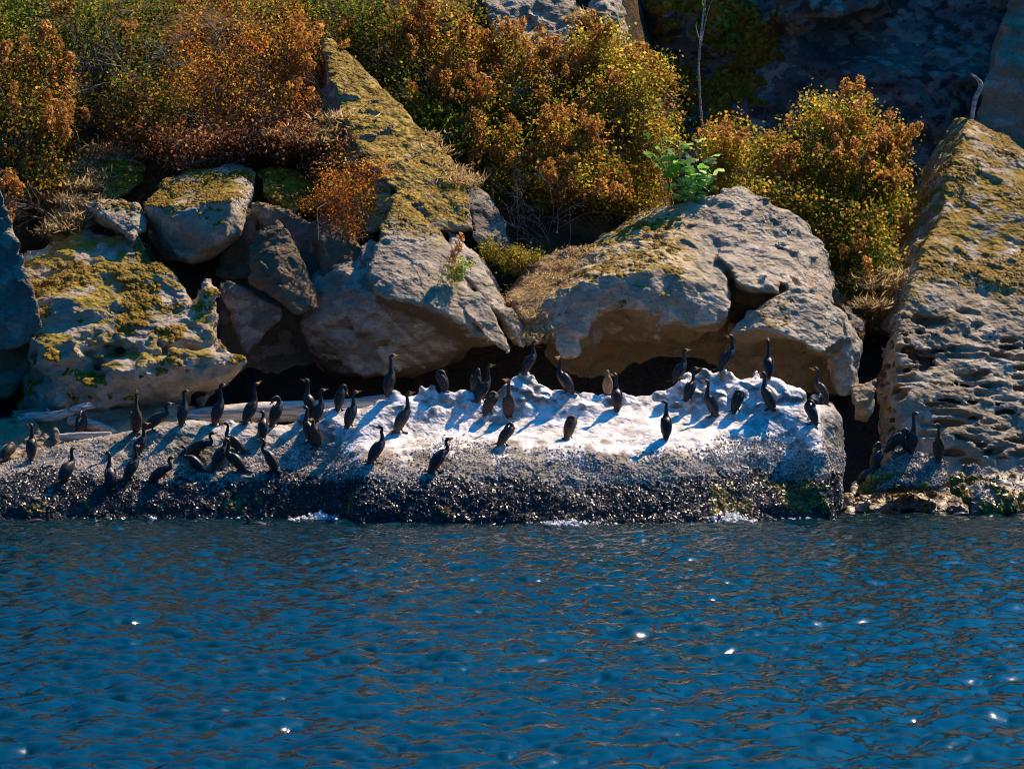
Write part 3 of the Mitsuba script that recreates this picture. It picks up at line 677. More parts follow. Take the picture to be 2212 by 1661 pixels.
rock('boulder', [[(2085, 1045, 49.50), (2130, 1028, 49.60), (2160, 1045, 49.50), (2185, 1075, 49.30), (2192, 1108, 49.10), (2150, 1118, 49.00), (2090, 1110, 49.10), (2120, 1100, 50.20), (2180, 1100, 50.10)]], 'shore_stone', 'seaweed hung rock at the waterline, rightmost of the shore rocks', h=0.035, r=.03, amps=(.06, .04, .02), seed=28)

# ------------------------------------------------------------------ cliffs behind the shrubs
def ledges(p, d):
    return d + (fbm(p * [.5, .5, .9], 3, 41) - .5) * 1.3 + np.maximum(0, fbm(p * [.35, .35, .8], 2, 43) - .55) * 2.0




def cliff(name, hulls, bsdf, seed, cuts=(), h=0.09, ex=ledges, wamp=.2):
    rock(name, hulls, bsdf, None, None, cuts=cuts, h=h, amps=(.14, .07, .03), wamp=wamp, extra=ex, seed=seed, kind='structure')


cliff('cliff', [
    [(1350, -300, 66.5), (1370, 60, 64.8), (1390, 420, 63.8), (2500, -300, 66.5), (2500, 420, 64), (1350, -300, 69), (1350, 420, 69), (2500, -300, 69), (2500, 420, 69)],
    [(1362, -200, 64.6), (1490, -200, 64.3), (1505, 10, 63.9), (1440, 80, 63.6), (1385, 95, 64.2), (1480, 60, 66), (1370, 60, 66)],
    [(1680, -60, 64.2), (1800, -60, 63.8), (1950, -60, 64.0), (1690, 50, 63.8), (1760, 20, 63.3), (1960, 30, 63.6), (1680, 60, 66), (1950, 40, 66)],
], 'cliff_stone', 29, h=0.085)
cliff('cliff', [[(2205, -60, 62.6), (2190, 70, 62.0), (2155, 130, 61.6), (2112, 205, 61.2), (2098, 262, 61.2), (2110, 330, 60.8), (2500, 360, 60.4), (2500, -60, 62.0), (2120, 340, 64), (2500, 340, 64), (2230, -60, 65), (2500, -60, 65)]], 'tan_stone', 30, h=0.075, ex=None)
cliff('cliff', [
    [(1048, -260, 66.2), (1052, 10, 61.4), (1080, 30, 61.1), (1180, -260, 65.6), (1186, 60, 60.9), (1050, -260, 69), (1190, -260, 69), (1060, 200, 58.8), (1182, 220, 58.6), (1060, 220, 66), (1190, 220, 66)],
    [(1120, -260, 65.4), (1200, 60, 60.6), (1245, 60, 60.7), (1262, -260, 65.8), (1165, 190, 58.9), (1243, 190, 58.9), (1262, 0, 63), (1130, -260, 69), (1262, -260, 69), (1250, 190, 66)],
    [(1280, -260, 65.2), (1330, -260, 65.4), (1312, -10, 61.2), (1348, 20, 61.4), (1366, 140, 60.0), (1322, 185, 58.9), (1290, 160, 59.6), (1284, 20, 61.4), (1330, -260, 68), (1362, 100, 64.5), (1290, 140, 64.5)],
], 'pale_stone', 31, h=0.07, ex=None, wamp=.15)

# ------------------------------------------------------------------ small stuff on the rocks
def sample(mesh, n, rng, keep=None):
    """Points, normals scattered evenly over a mesh."""
    v, f = mesh.vertices, mesh.faces
    c = np.cross(v[f[:, 1]] - v[f[:, 0]], v[f[:, 2]] - v[f[:, 0]])
    a = np.linalg.norm(c, axis=1)
    if keep is not None:
        a = a * keep(v[f].mean(1), c / np.maximum(a, 1e-12)[:, None])
    i = np.searchsorted(np.cumsum(a) / a.sum(), rng.random(n)).clip(0, len(f) - 1)
    u = rng.random((n, 2))
    u = np.where(u.sum(1, keepdims=True) > 1, 1 - u, u)
    t = v[f[i]]
    return t[:, 0] + u[:, :1] * (t[:, 1] - t[:, 0]) + u[:, 1:] * (t[:, 2] - t[:, 0]), c[i] / np.maximum(a[i], 1e-12)[:, None] if keep is None else c[i] / np.linalg.norm(c[i], axis=1, keepdims=True)


def frames(n, rng):
    """Random rotations whose third axis is n."""
    r = rng.normal(size=n.shape)
    a = np.cross(n, r)
    a /= np.linalg.norm(a, axis=1, keepdims=True) + 1e-9
    return np.stack([a, np.cross(n, a), n], 2)


def scatter(bases, pos, R, scale, colors, rng):
    """One mesh of many copies. bases: [(v, f)], scale (n, 3), colors (n, 3)."""
    V, F, C, at = [], [], [], 0
    which = rng.integers(0, len(bases), len(pos))
    for b, (v, f) in enumerate(bases):
        m = which == b
        if not m.any():
            continue
        q = np.einsum('nij,nkj->nki', R[m], v[None] * scale[m][:, None, :]) + pos[m][:, None]
        V.append(q.reshape(-1, 3))
        F.append((f[None] + (np.arange(m.sum()) * len(v))[:, None, None]).reshape(-1, f.shape[1]) + at)
        C.append(np.repeat(colors[m], len(v), 0))
        at += m.sum() * len(v)
    return np.vstack(V), np.vstack(F), np.vstack(C)


def dome(seed, rings=2, sides=7):
    g = np.random.default_rng(seed)
    v = [[0, 0, 1.0]]
    for k in range(1, rings + 1):
        a = k / rings * math.pi * 0.55
        for s in range(sides):
            b = 2 * math.pi * (s + 0.5 * k) / sides
            w = 1 + g.uniform(-.22, .22)
            v.append([math.sin(a) * math.cos(b) * w, math.sin(a) * math.sin(b) * w, math.cos(a) * w])
    f = [[0, 1 + s, 1 + (s + 1) % sides] for s in range(sides)]
    for k in range(rings - 1):
        o = 1 + k * sides
        for s in range(sides):
            a, b, c, d = o + s, o + (s + 1) % sides, o + sides + s, o + sides + (s + 1) % sides
            f += [[a, c, d], [a, d, b]]
    return np.array(v), np.array(f)


DOMES = [dome(s) for s in range(5)]
MOSS = np.array([[.19, .115, .008], [.25, .16, .012], [.13, .08, .006], [.30, .20, .03], [.21, .115, .012]])


def moss(parent, n, keep, size=(0.05, 0.13), flat=0.5, seed=0):
    rng = np.random.default_rng(100 + seed)
    p, nn = sample(MESH[parent], n, rng, keep)
    up = nn + [0, -0.15, 0.3]
    up /= np.linalg.norm(up, axis=1, keepdims=True)
    s = rng.uniform(*size, n) * rng.uniform(.6, 1, n)
    col = MOSS[rng.integers(0, 5, n)] * rng.uniform(.7, 1.25, (n, 1))
    V, F, C = scatter(DOMES, p - up * (s * .15)[:, None], frames(up, rng), np.stack([s * rng.uniform(.8, 1.3, n), s * rng.uniform(.8, 1.3, n), s * flat * rng.uniform(.7, 1.4, n)], 1), col, rng)
    key = sub(parent, 'moss')
    scene[key] = mikit.ply((V, F), 'moss_stuff', smooth=True, color=C)
    tag(key, kind='stuff')


def band(a, b, scale=2.0, seed=0, up=0.35, box=None, aniso=(1, 1, 1)):
    """Moss grows where the noise is high on faces that look up; box limits it to sketch px, py."""
    def keep(c, n):
        w = smooth01(a, b, fbm(c * scale * np.array(aniso), 4, seed)) * smooth01(up, up + .25, n[:, 2])
        if box is not None:
            px, pz = c[:, 0] / c[:, 1] * F_PX + CX, CY - (c[:, 2] - EYE) / c[:, 1] * F_PX
            w = w * smooth01(box[0], box[0] + 25, px) * (1 - smooth01(box[2] - 25, box[2], px)) * smooth01(box[1], box[1] + 25, pz) * (1 - smooth01(box[3] - 25, box[3], pz))
        return w + 1e-9
    return keep


BY = {v.get('label'): k for k, v in labels.items()}


def named(words):
    return next(k for l, k in BY.items() if l and words in l)


moss(named('broad mossy rock slope'), 9000, band(.50, .60, 1.4, 51, .30), (.022, .07), .45, seed=1)
moss(named('moss cushion on top'), 2600, band(.44, .55, 1.6, 52, .45), (.022, .065), seed=2)
moss(named('low mossy boulder'), 700, band(.30, .5, 1.6, 53, .35), (.05, .12), seed=3)
moss(named('mossy crest'), 400, band(.35, .5, 1.6, 54, .35), (.05, .12), seed=4)
moss(named('tall leaning slab'), 11000, lambda c, n: band(.49, .57, 1.5, 55, .25, None, (1, .7, 1))(c, n) * smooth01(3.9, 5.4, c[:, 2] + (fbm(c, 2, 9) - .5) * 2) + 1e-9, (.022, .07), .4, seed=5)
moss(named('huge leaning boulder'), 4200, band(.40, .5, 1.8, 56, .35, (700, 80, 1030, 520)), (.025, .06), .35, seed=6)
moss(named('largest grey boulder'), 1400, band(.52, .62, 2.0, 57, .5, (1165, 450, 1500, 690), (1.4, 1, 2)), (.03, .08), .4, seed=7)
moss(named('small arched boulder'), 160, band(.3, .5, 2.0, 58, .5, (1590, 630, 1720, 720)), (.03, .07), .4, seed=8)
moss(named('flat grey top edge'), 160, band(.45, .55, 2.0, 59, .4), (.03, .07), seed=9)
moss(named('small angular grey block'), 120, band(.45, .55, 2.0, 60, .6), (.03, .08), seed=10)
moss('cliff', 6000, lambda c, n: band(.44, .56, .9, 61, -.4, (1390, -60, 1690, 330))(c, n), (.05, .13), .7, seed=11)

# barnacles and mussels on the shelf rock
def pyramid(seed, sides=5):
    g = np.random.default_rng(seed)
    a = np.arange(sides) * 2 * np.pi / sides + g.uniform(0, 1)
    lo = np.stack([np.cos(a), np.sin(a), -0.2 + 0 * a], 1)
    hi = np.stack([np.cos(a) * .45, np.sin(a) * .45, .75 + g.uniform(-.1, .1, sides)], 1)
    f = []
    for k in range(sides):
        m = (k + 1) % sides
        f += [[k, m, sides + m], [k, sides + m, sides + k]]
    f += [[sides, sides + k, sides + k + 1] for k in range(1, sides - 1)]
    return np.vstack([lo, hi]), np.array(f)


def crust(parent, name, n, keep, size, colors, bsdf, bases, stretch=1.0, seed=0):
    rng = np.random.default_rng(200 + seed)
    p, nn = sample(MESH[parent], n, rng, keep)
    nn = nn + rng.normal(size=nn.shape) * 0.35
    nn /= np.linalg.norm(nn, axis=1, keepdims=True)
    s = rng.uniform(*size, n)
    col = np.array(colors)[rng.integers(0, len(colors), n)] * rng.uniform(.7, 1.3, (n, 1))
    V, F, C = scatter(bases, p, frames(nn, rng), np.stack([s * stretch, s, s * rng.uniform(.6, 1.2, n)], 1), col, rng)
    key = sub(parent, name)
    scene[key] = mikit.ply((V, F), bsdf, smooth=False, color=C)
    tag(key, kind='stuff')


PYR = [pyramid(s) for s in range(3)]
front = lambda n: smooth01(.75, -.2, n[:, 1]) + 0.02
crust('shelf_rock', 'barnacles', 34000, lambda c, n: smooth01(1.45, .95, c[:, 2] + (fbm(c * .9, 2, 71) - .5) * .9) * smooth01(.0, .3, c[:, 2]) * front(n) * (0.25 + smooth01(.4, .6, fbm(c * 2.5, 2, 72))) + 1e-9,
      (.014, .032), [(.46, .42, .35), (.34, .31, .26), (.16, .15, .13), (.54, .51, .45)], 'barnacle', PYR, seed=1)
crust('shelf_rock', 'mussels', 36000, lambda c, n: smooth01(.85, .5, c[:, 2] + (fbm(c * .9, 2, 71) - .5) * .6) * smooth01(-.25, -.05, c[:, 2]) * smooth01(6.35, 6.1, c[:, 0]) * front(n) + 1e-9,
      (.02, .04), [(.012, .012, .015), (.02, .02, .024), (.03, .026, .02)], 'mussel', DOMES[:2], 1.5, seed=2)
crust('shelf_rock', 'seaweed', 2600, lambda c, n: smooth01(.56, .64, fbm(c * [1.1, 1.1, .8], 3, 73)) * smooth01(.75, .5, c[:, 2]) * smooth01(.05, .25, c[:, 2]) * front(n) + 1e-9,
      (.025, .06), [(.17, .11, .012), (.12, .08, .012), (.10, .10, .015), (.24, .16, .02)], 'mussel', DOMES, 1.3, seed=3)
for q, (w, n) in enumerate((('cormorants standing on top', 2600), ('small round barnacled', 1100), ('seaweed hung rock', 900), ('pale wet ledge', 2500))):
    crust(named(w), 'barnacles', n, lambda c, n: front(n), (.014, .03), [(.36, .33, .28), (.22, .20, .17), (.12, .11, .10)], 'barnacle', PYR, seed=4 + q)
    crust(named(w), 'seaweed', n // 3, lambda c, n: smooth01(.45, .6, fbm(c * 2.2, 3, 74)) * smooth01(.8, .3, c[:, 2]) * front(n) + 1e-9, (.03, .07), [(.30, .19, .02), (.22, .14, .02), (.12, .10, .015)], 'mussel', DOMES, 1.4, seed=14 + q)


# ------------------------------------------------------------------ driftwood, dead trunks
def tube(pts, rad, sides=10, rough=0.0, seed=0, cap=True):
    pts, rad = np.asarray(pts, float), np.asarray(rad, float)
    t = np.gradient(pts, axis=0)
    t /= np.linalg.norm(t, axis=1, keepdims=True)
    ref = np.array([0, 0, 1.0]) if abs(t[:, 2]).mean() < .8 else np.array([0, 1.0, 0])
    a = np.cross(t, ref)
    a /= np.linalg.norm(a, axis=1, keepdims=True)
    b = np.cross(a, t)
    ang = np.arange(sides) * 2 * np.pi / sides
    g = np.random.default_rng(seed)
    w = rad[:, None] * (1 + rough * (g.random((1, sides)) - .5) * 2 + rough * .6 * (g.random((len(pts), sides)) - .5))
    v = pts[:, None] + w[..., None] * (np.cos(ang)[None, :, None] * a[:, None] + np.sin(ang)[None, :, None] * b[:, None])
    i, j = np.meshgrid(np.arange(len(pts) - 1), np.arange(sides), indexing='ij')
    q = np.stack([i * sides + j, i * sides + (j + 1) % sides, (i + 1) * sides + (j + 1) % sides, (i + 1) * sides + j], -1).reshape(-1, 4)
    f = np.vstack([q[:, [0, 1, 2]], q[:, [0, 2, 3]]])
    v = v.reshape(-1, 3)
    if cap:
        n = len(v)
        v = np.vstack([v, pts[0], pts[-1]])
        e = (len(pts) - 1) * sides
        f = np.vstack([f, [[n, (k + 1) % sides, k] for k in range(sides)], [[n + 1, e + k, e + (k + 1) % sides] for k in range(sides)]])
    return v, f


def curve(ctrl, n):
    ctrl = np.asarray(ctrl, float)
    return CubicSpline(np.linspace(0, 1, len(ctrl)), ctrl)(np.linspace(0, 1, n))


def log(name, ctrl, rad, label, cat='log', n=24, rough=.12, seed=0, branches=(), bsdf='driftwood'):
    pts = curve([W(*c) for c in ctrl], n)
    key = numbered(name)
    tag(key, label, cat)
    r = np.interp(np.linspace(0, 1, n), np.linspace(0, 1, len(rad)), rad)
    scene[key + '__trunk'] = mikit.ply(tube(pts, r, 12, rough, seed), bsdf, smooth=50)
    for k, (c, rr) in enumerate(branches):
        q = curve([W(*x) for x in c], 10)
        scene[sub(key, 'branch')] = mikit.ply(tube(q, np.linspace(rr[0], rr[1], 10), 8, rough, seed + k + 1), bsdf, smooth=50)
    return key


log('driftwood_log', [(405, 912, 51.1), (560, 892, 51.2), (700, 886, 51.3), (850, 868, 51.4)], [.22, .21, .20, .18], 'long bleached driftwood log lying behind the shelf in the cave shade', seed=1, n=40, rough=.06)
log('driftwood_log', [(48, 912, 50.9), (85, 900, 50.8), (125, 898, 50.7), (165, 884, 50.6), (200, 873, 50.6)], [.13, .11, .10, .075, .03], 'pale forked driftwood branch on the sandy ledge at left', 'driftwood', rough=.16, seed=3, branches=[([(110, 900, 50.75), (104, 888, 50.75), (100, 883, 50.75)], (.06, .02)), ([(165, 888, 50.6), (190, 880, 50.5), (206, 879, 50.45)], (.06, .015))])
log('driftwood_log', [(150, 905, 50.7), (190, 915, 50.6), (225, 925, 50.5), (252, 936, 50.45)], [.10, .11, .09, .05], 'short white driftwood stub behind a preening cormorant at left', 'driftwood', seed=5, rough=.14)
log('driftwood_log', [(130, 944, 50.0), (180, 941, 49.95), (240, 938, 49.9)], [.07, .08, .06], 'low pale plank of driftwood right of the upright stone', 'driftwood', seed=6, rough=.1)
log('bare_tree', [(1522, 320, 61.0), (1512, 210, 61.0), (1510, 130, 61.1), (1516, 60, 61.2), (1528, -40, 61.3)], [.032, .028, .026, .023, .02], 'thin bare grey trunk standing in front of the dark cliff', 'trunk', n=30, rough=.08, seed=7, branches=[([(1512, 90, 61.1), (1504, 60, 61.0), (1506, 48, 61.0)], (.015, .007)), ([(1514, 100, 61.1), (1528, 30, 61.2), (1540, 0, 61.2)], (.013, .006))])
log('dead_stump', [(2098, 300, 60.2), (2100, 258, 60.2), (2107, 215, 60.3), (2118, 190, 60.3), (2116, 175, 60.3), (2098, 160, 60.2)], [.05, .042, .055, .06, .045, .02], 'broken dead stump with a crooked top behind the leaning slab', 'stump', n=26, rough=.25, seed=8)
scene['old_bark'] = scene['driftwood']

# foam where the swell meets the rock
def foam(px0, px1, row, n, seed, lift=.10):
    rng = np.random.default_rng(seed)
    t = rng.normal(.5, .22, n).clip(0, 1)
    px = px0 + (px1 - px0) * t
    D = 2.5 * F_PX / (row - CY + rng.normal(0, 3.0, n))
    z = np.abs(rng.normal(0, lift * .6, n)) * np.exp(-((t - .5) / .35) ** 2)
    pos = np.stack([(px - CX) / F_PX * D, D, z], 1)
    s = rng.uniform(.006, .028, n)
    up = np.tile([0, 0, 1.0], (n, 1)) + rng.normal(size=(n, 3)) * .5
    up /= np.linalg.norm(up, axis=1, keepdims=True)
    V, F, C = scatter(DOMES, pos, frames(up, rng), np.stack([s * 2.2, s * 1.4, s], 1), np.ones((n, 3)), rng)
    key = numbered('foam')
    scene[key] = mikit.ply((V, F), 'foam', smooth=True)
    tag(key, kind='stuff')


foam(625, 770, 1117, 700, 1)
foam(1130, 1330, 1129, 450, 2, .05)
foam(1500, 1630, 1122, 700, 3, .14)
foam(1600, 1800, 1116, 260, 4, .04)
foam(130, 600, 1116, 240, 5, .03)

# ------------------------------------------------------------------ shrubs
PAL = dict(
    orange=[(.36, .15, .03), (.42, .21, .04), (.30, .10, .025), (.38, .26, .04), (.15, .13, .02), (.28, .11, .03)],
    red=[(.42, .10, .012), (.48, .17, .015), (.32, .06, .012), (.40, .22, .02), (.18, .13, .02)],
    gold=[(.40, .28, .035), (.32, .25, .035), (.20, .19, .03), (.42, .21, .035), (.11, .14, .025), (.30, .15, .03)],
    olive=[(.24, .21, .025), (.15, .17, .02), (.32, .26, .03), (.10, .13, .02), (.40, .20, .02)],
    lime=[(.38, .36, .05), (.28, .30, .04), (.46, .38, .06), (.20, .22, .03), (.44, .28, .05)],
    green=[(.10, .16, .02), (.07, .12, .018), (.15, .20, .03), (.22, .22, .03), (.05, .09, .014)],
    dark=[(.035, .06, .012), (.05, .085, .015), (.08, .11, .02), (.025, .045, .01), (.13, .13, .02)],
    bracken=[(.20, .085, .03), (.27, .13, .055), (.14, .06, .025), (.32, .18, .09), (.10, .05, .02)],
    fresh=[(.12, .30, .04), (.18, .38, .06), (.09, .22, .03), (.26, .42, .09)],
)


def quad_leaf(w=.42):
    v = np.array([[0, 0, 0], [.5, w, .10], [1, 0, -.06], [.5, -w, .10]])
    return v, np.array([[0, 2, 1], [0, 3, 2]])


LEAVES = [quad_leaf(.42), quad_leaf(.32), quad_leaf(.5)]
BLADES = [(np.array([[0, -.03, 0], [0, .03, 0], [.5, .02, .12], [1, 0, -.05]]), np.array([[0, 1, 2], [0, 2, 3]]))]


def plume_mesh(seed):
    """A fluffy dry flower head: many short threads round a drooping axis, 1 m long before scaling."""
    g = np.random.default_rng(seed)
    n = 84
    h = g.random(n)
    r = .36 * np.sin(np.pi * np.clip(h * .9 + .08, 0, 1)) ** .7 * g.uniform(.55, 1, n)
    a = g.uniform(0, 2 * np.pi, n)
    p = np.stack([r * np.cos(a) + .15 * h ** 2, r * np.sin(a), h], 1)
    d = g.normal(size=(n, 3))
    e = g.normal(size=(n, 3))
    d *= .17 / np.linalg.norm(d, axis=1, keepdims=True)
    e *= .15 / np.linalg.norm(e, axis=1, keepdims=True)
    v = np.stack([p - d, p + d, p + e], 1).reshape(-1, 3)
    col = np.repeat(np.array([[.54, .31, .09], [.46, .24, .065], [.62, .40, .14], [.36, .17, .045]])[g.integers(0, 4, n)], 3, 0)
    return v, np.arange(3 * n).reshape(-1, 3), col


PLUMES = []
for s in range(6):
    v, f, c = plume_mesh(s)
    PLUMES.append(mikit.ply((v, f), 'leaf', smooth=False, color=c))


def twigs_mesh(segs, rad, cols, rng):
    """Thin three-sided sticks from a to b."""
    a, b = np.array([s[0] for s in segs]), np.array([s[1] for s in segs])
    t = b - a
    t /= np.linalg.norm(t, axis=1, keepdims=True) + 1e-9
    R = frames(t, rng)
    ang = np.arange(3) * 2 * np.pi / 3
    off = np.cos(ang)[None, :, None] * R[:, None, :, 0] + np.sin(ang)[None, :, None] * R[:, None, :, 1]
    rad = np.asarray(rad).reshape(-1, 2)
    v = np.concatenate([a[:, None] + off * rad[:, :1, None], b[:, None] + off * rad[:, 1:, None]], 1)
    f = []
    for k in range(3):
        m = (k + 1) % 3
        f += [[k, m, 3 + m], [k, 3 + m, 3 + k]]
    f = (np.array(f)[None] + (np.arange(len(a)) * 6)[:, None, None]).reshape(-1, 3)
    return v.reshape(-1, 3), f, np.repeat(cols, 6, 0)


def bend(a, b, rng, n=4, sag=.12):
    """A crooked stem from a to b as n pieces."""
    L = np.linalg.norm(b - a)
    t = np.linspace(0, 1, n + 1)[:, None]
    p = a + (b - a) * t + rng.normal(size=(n + 1, 3)) * sag * L * np.sin(np.pi * t) * .6 + np.array([0, 0, 1]) * (sag * L * np.sin(np.pi * t))
    return [(p[i], p[i + 1]) for i in range(n)]


def shrub(label, blobs, leaves, pals, plumes=0, size=(.045, .105), name='shrub', cat='shrub', group=None, seed=0, clump=.20, stems=True, plume_size=(.24, .42), base=None, twigs=0, plume_box=None, bare=(.20, .16, .12), pinned=False):
    """blobs: (px, py, D, rx, ry, rd) in sketch px and metres of depth; leaves grow in clumps through the outer part of the blobs."""
    rng = np.random.default_rng(300 + seed)
    key = numbered(name)
    tag(key, label, cat, group)
    g = [ground_depth(b[0], b[1]) for b in blobs]
    blobs = [(b[0], b[1], min(max(b[2], h - 1.1) if b[0] < 1000 and h < 66 and not pinned else b[2], h - .35 * b[5])) + tuple(b[3:]) for b, h in zip(blobs, g)]
    C = np.array([W(*b[:3]) for b in blobs])
    S = np.array([[b[3] / F_PX * b[2], b[5], b[4] / F_PX * b[2]] for b in blobs])
    vol = (S[:, 0] * S[:, 2]) ** 1.0
    prob = vol / vol.sum()
    nc = max(8, int(leaves / 31))
    i = rng.choice(len(blobs), nc, p=prob)
    d = rng.normal(size=(nc, 3))
    d /= np.linalg.norm(d, axis=1, keepdims=True)
    lump = .58 + .80 * noise(C[i] * 3.1 + d * 2.6, seed % 7)
    rr = rng.uniform(.12, 1.0, nc) ** .42 * lump
    cen = C[i] + d * rr[:, None] * S[i]
    open_ = noise(cen * 1.35, 5 + seed % 5)                     # gaps
    ok = open_ > .34
    cen, i, d, rr = cen[ok], i[ok], d[ok], rr[ok]
    nc = len(cen)
    per = rng.integers(14, 38, nc)
    j = np.repeat(np.arange(nc), per)
    n = len(j)
    pos = cen[j] + rng.normal(size=(n, 3)) * clump * (.6 + .5 * rng.random((nc, 1)))[j] * [1, 1, .8]
    nrm = rng.normal(size=(n, 3)) + [0.1, -0.2, 1.0]
    nrm /= np.linalg.norm(nrm, axis=1, keepdims=True)
    s = rng.uniform(*size, n)
    # each clump leans to one of the plant's colours
    pal = np.array(sum([PAL[q] for q in pals], []))
    own = rng.integers(0, len(pal), nc)
    tone = noise(cen * .9, 8 + seed % 3)
    pick = np.where(rng.random(n) < .45, own[j], rng.integers(0, len(pal), n))
    col = np.minimum(pal[pick] * rng.uniform(1.0, 1.65, (n, 1)) * (.7 + .8 * tone)[j][:, None], .85)
    V, F, K = scatter(LEAVES, pos, frames(nrm, rng), np.stack([s, s, s], 1), col, rng)
    scene[key + '__foliage'] = mikit.ply((V, F), 'leaf', smooth=False, color=K)
    tag(key + '__foliage', kind='stuff')
    if stems:
        root = C[np.argmin(C[:, 2])] - [0, -.2, S[np.argmin(C[:, 2]), 2] * .95] if base is None else W(*base)
        segs, rad = [], []
        for q in rng.choice(nc, min(nc, 46 + twigs if leaves > 6000 else 16), replace=False):
            b = bend(root + rng.normal(size=3) * [.35, .3, .05], cen[q] + d[q] * (.25 if rng.random() < .3 else 0), rng, 4)
            segs += b
            rad += [((.020 if leaves > 10000 else .009) * (1 - k / 5), (.020 if leaves > 10000 else .009) * (1 - (k + 1) / 5)) for k in range(4)]
        V, F, K = twigs_mesh(segs, rad, np.tile(bare, (len(segs), 1)) * rng.uniform(.5, 1.6, (len(segs), 1)), rng)
        scene[key + '__stems'] = mikit.ply((V, F), 'twig', smooth=False, color=K)
        tag(key + '__stems', kind='stuff')
    if plumes:
        # flower heads stand on the outside of the crown, on top and towards the open side
        w = (d @ np.array([.15, -.65, .75]) + .25).clip(0) ** 1.2 * rr ** 2
        if plume_box is not None:
            px, pz = cen[:, 0] / cen[:, 1] * F_PX + CX, CY - (cen[:, 2] - EYE) / cen[:, 1] * F_PX
            w = w * ((px > plume_box[0]) & (px < plume_box[2]) & (pz > plume_box[1]) & (pz < plume_box[3]))
        w = w * (noise(cen * .8, 3) > .35)
        w = w + 1e-12
        nodes = rng.choice(nc, min(nc, max(3, plumes // 3)), replace=False, p=w / w.sum())
        for q in range(plumes):
            c = nodes[q % len(nodes)]
            p = cen[c] + d[c] * S[i[c]] * .10 + rng.normal(size=3) * [.16, .12, .14]
            h = rng.uniform(*plume_size)
            ax = np.array([rng.normal() * .35, rng.normal() * .35 - .1, 1.0 if rng.random() < .75 else -.9])
            ax /= np.linalg.norm(ax)
            R = frames(ax[None], rng)[0]
            M = np.eye(4)
            M[:3, :3] = R * [h * rng.uniform(.8, 1.2), h * rng.uniform(.8, 1.2), h]
            M[:3, 3] = p
            scene[sub(key, 'flower_plume')] = {**PLUMES[rng.integers(0, 6)], 'to_world': T(M)}
    return key


def tuft(name, label, cat, spots, n, length, cols, seed=0, kind='stuff', droop=.5, jit=.25):
    """Dry grass: thin blades rising from the ground near the given spots (px, py, D)."""
    rng = np.random.default_rng(500 + seed)
    P = np.array([W(s[0], s[1], min(s[2], ground_depth(s[0], s[1])) if s[0] > 300 else s[2]) for s in spots])
    i = rng.integers(0, len(P), n)
    pos = P[i] + rng.normal(size=(n, 3)) * [jit, jit, .06]
    d = rng.normal(size=(n, 3)) * [.8, .8, .3] + [0, -.35, droop]
    d /= np.linalg.norm(d, axis=1, keepdims=True)
    L = rng.uniform(.5, 1, n) * length
    a = np.cross(d, rng.normal(size=(n, 3)))
    a /= np.linalg.norm(a, axis=1, keepdims=True)
    R = np.stack([d, a, np.cross(d, a)], 2)
    col = np.array(cols)[rng.integers(0, len(cols), n)] * rng.uniform(.7, 1.2, (n, 1))
    V, F, C = scatter(BLADES, pos, R, np.stack([L, L * 1.0, L], 1), col, rng)
    key = numbered(name)
    scene[key] = mikit.ply((V, F), 'leaf', smooth=False, color=C)
    tag(key, label, cat, None, kind)


def bare_twigs(label, root, spread, n, seed, length=1.0, cols=(.30, .25, .20), up=.6, name='dead_shrub', rad=.010, depth=3):
    rng = np.random.default_rng(700 + seed)
    segs, rr, cc = [], [], []

    def grow(a, d, L, r, k):
        b = a + d * L + np.array([0, 0, -.08 * L])
        for s in bend(a, b, rng, 3, .07):
            segs.append(s)
            rr.append((r, r * .8))
            cc.append(np.array(cols) * rng.uniform(.6, 1.4))
        if k:
            for _ in range(rng.integers(2, 4)):
                e = d + rng.normal(size=3) * .55 * np.array(spread)
                grow(a + (b - a) * rng.uniform(.45, 1), e / np.linalg.norm(e), L * rng.uniform(.45, .75), r * .6, k - 1)
    for _ in range(n):
        d = rng.normal(size=3) * spread + [0, -.15, up]
        grow(W(*root) + rng.normal(size=3) * [.35, .2, .1], d / np.linalg.norm(d), length * rng.uniform(.6, 1.1), rad, depth)
    V, F, C = twigs_mesh(segs, rr, np.array(cc), rng)
    key = numbered(name)
    tag(key, label, 'dead shrub')
    scene[key + '__branches'] = mikit.ply((V, F), 'twig', smooth=False, color=C)
    tag(key + '__branches', kind='stuff')


SP = 'shrubs with dry brown flower plumes'
# left and top left
shrub('dark plume topped shrub cut by the left edge of the photo', [(40, 190, 55.6, 110, 90, 1.0), (70, 300, 54.9, 100, 100, 1.0), (30, 400, 54.4, 105, 80, .9), (110, 230, 55.2, 70, 100, .8), (90, 390, 54.4, 70, 60, .7)], 15000, ['dark', 'olive', 'orange'], 66, group=SP, seed=1)
shrub('dark green bush in the top left corner with yellowing leaves', [(60, 50, 59.0, 170, 80, 1.3), (330, 10, 60.5, 90, 60, 1.0), (20, -20, 60.5, 120, 60, 1.0), (210, 60, 59.2, 140, 90, 1.3), (300, 120, 58.6, 80, 90, 1.0), (180, 150, 58.0, 110, 70, 1.0)], 20000, ['dark', 'dark', 'olive', 'green'], 16, group=SP, seed=2)
shrub('large rust orange bush on the slope left of the mossy ramp', [(480, 70, 59.8, 140, 120, 1.5), (580, 130, 59.2, 130, 120, 1.5), (450, 190, 58.2, 110, 90, 1.2), (560, 240, 57.4, 110, 75, 1.2), (640, 110, 59.4, 80, 90, 1.1)], 26000, ['orange', 'orange', 'gold', 'red'], 40, seed=3, size=(.04, .075), group=SP, twigs=20)
shrub('low green and tan shrub between the dark bush and the orange bush', [(290, 220, 57.6, 80, 60, .9), (350, 250, 57.0, 70, 50, .8)], 5000, ['olive', 'dark', 'bracken'], 0, seed=4)
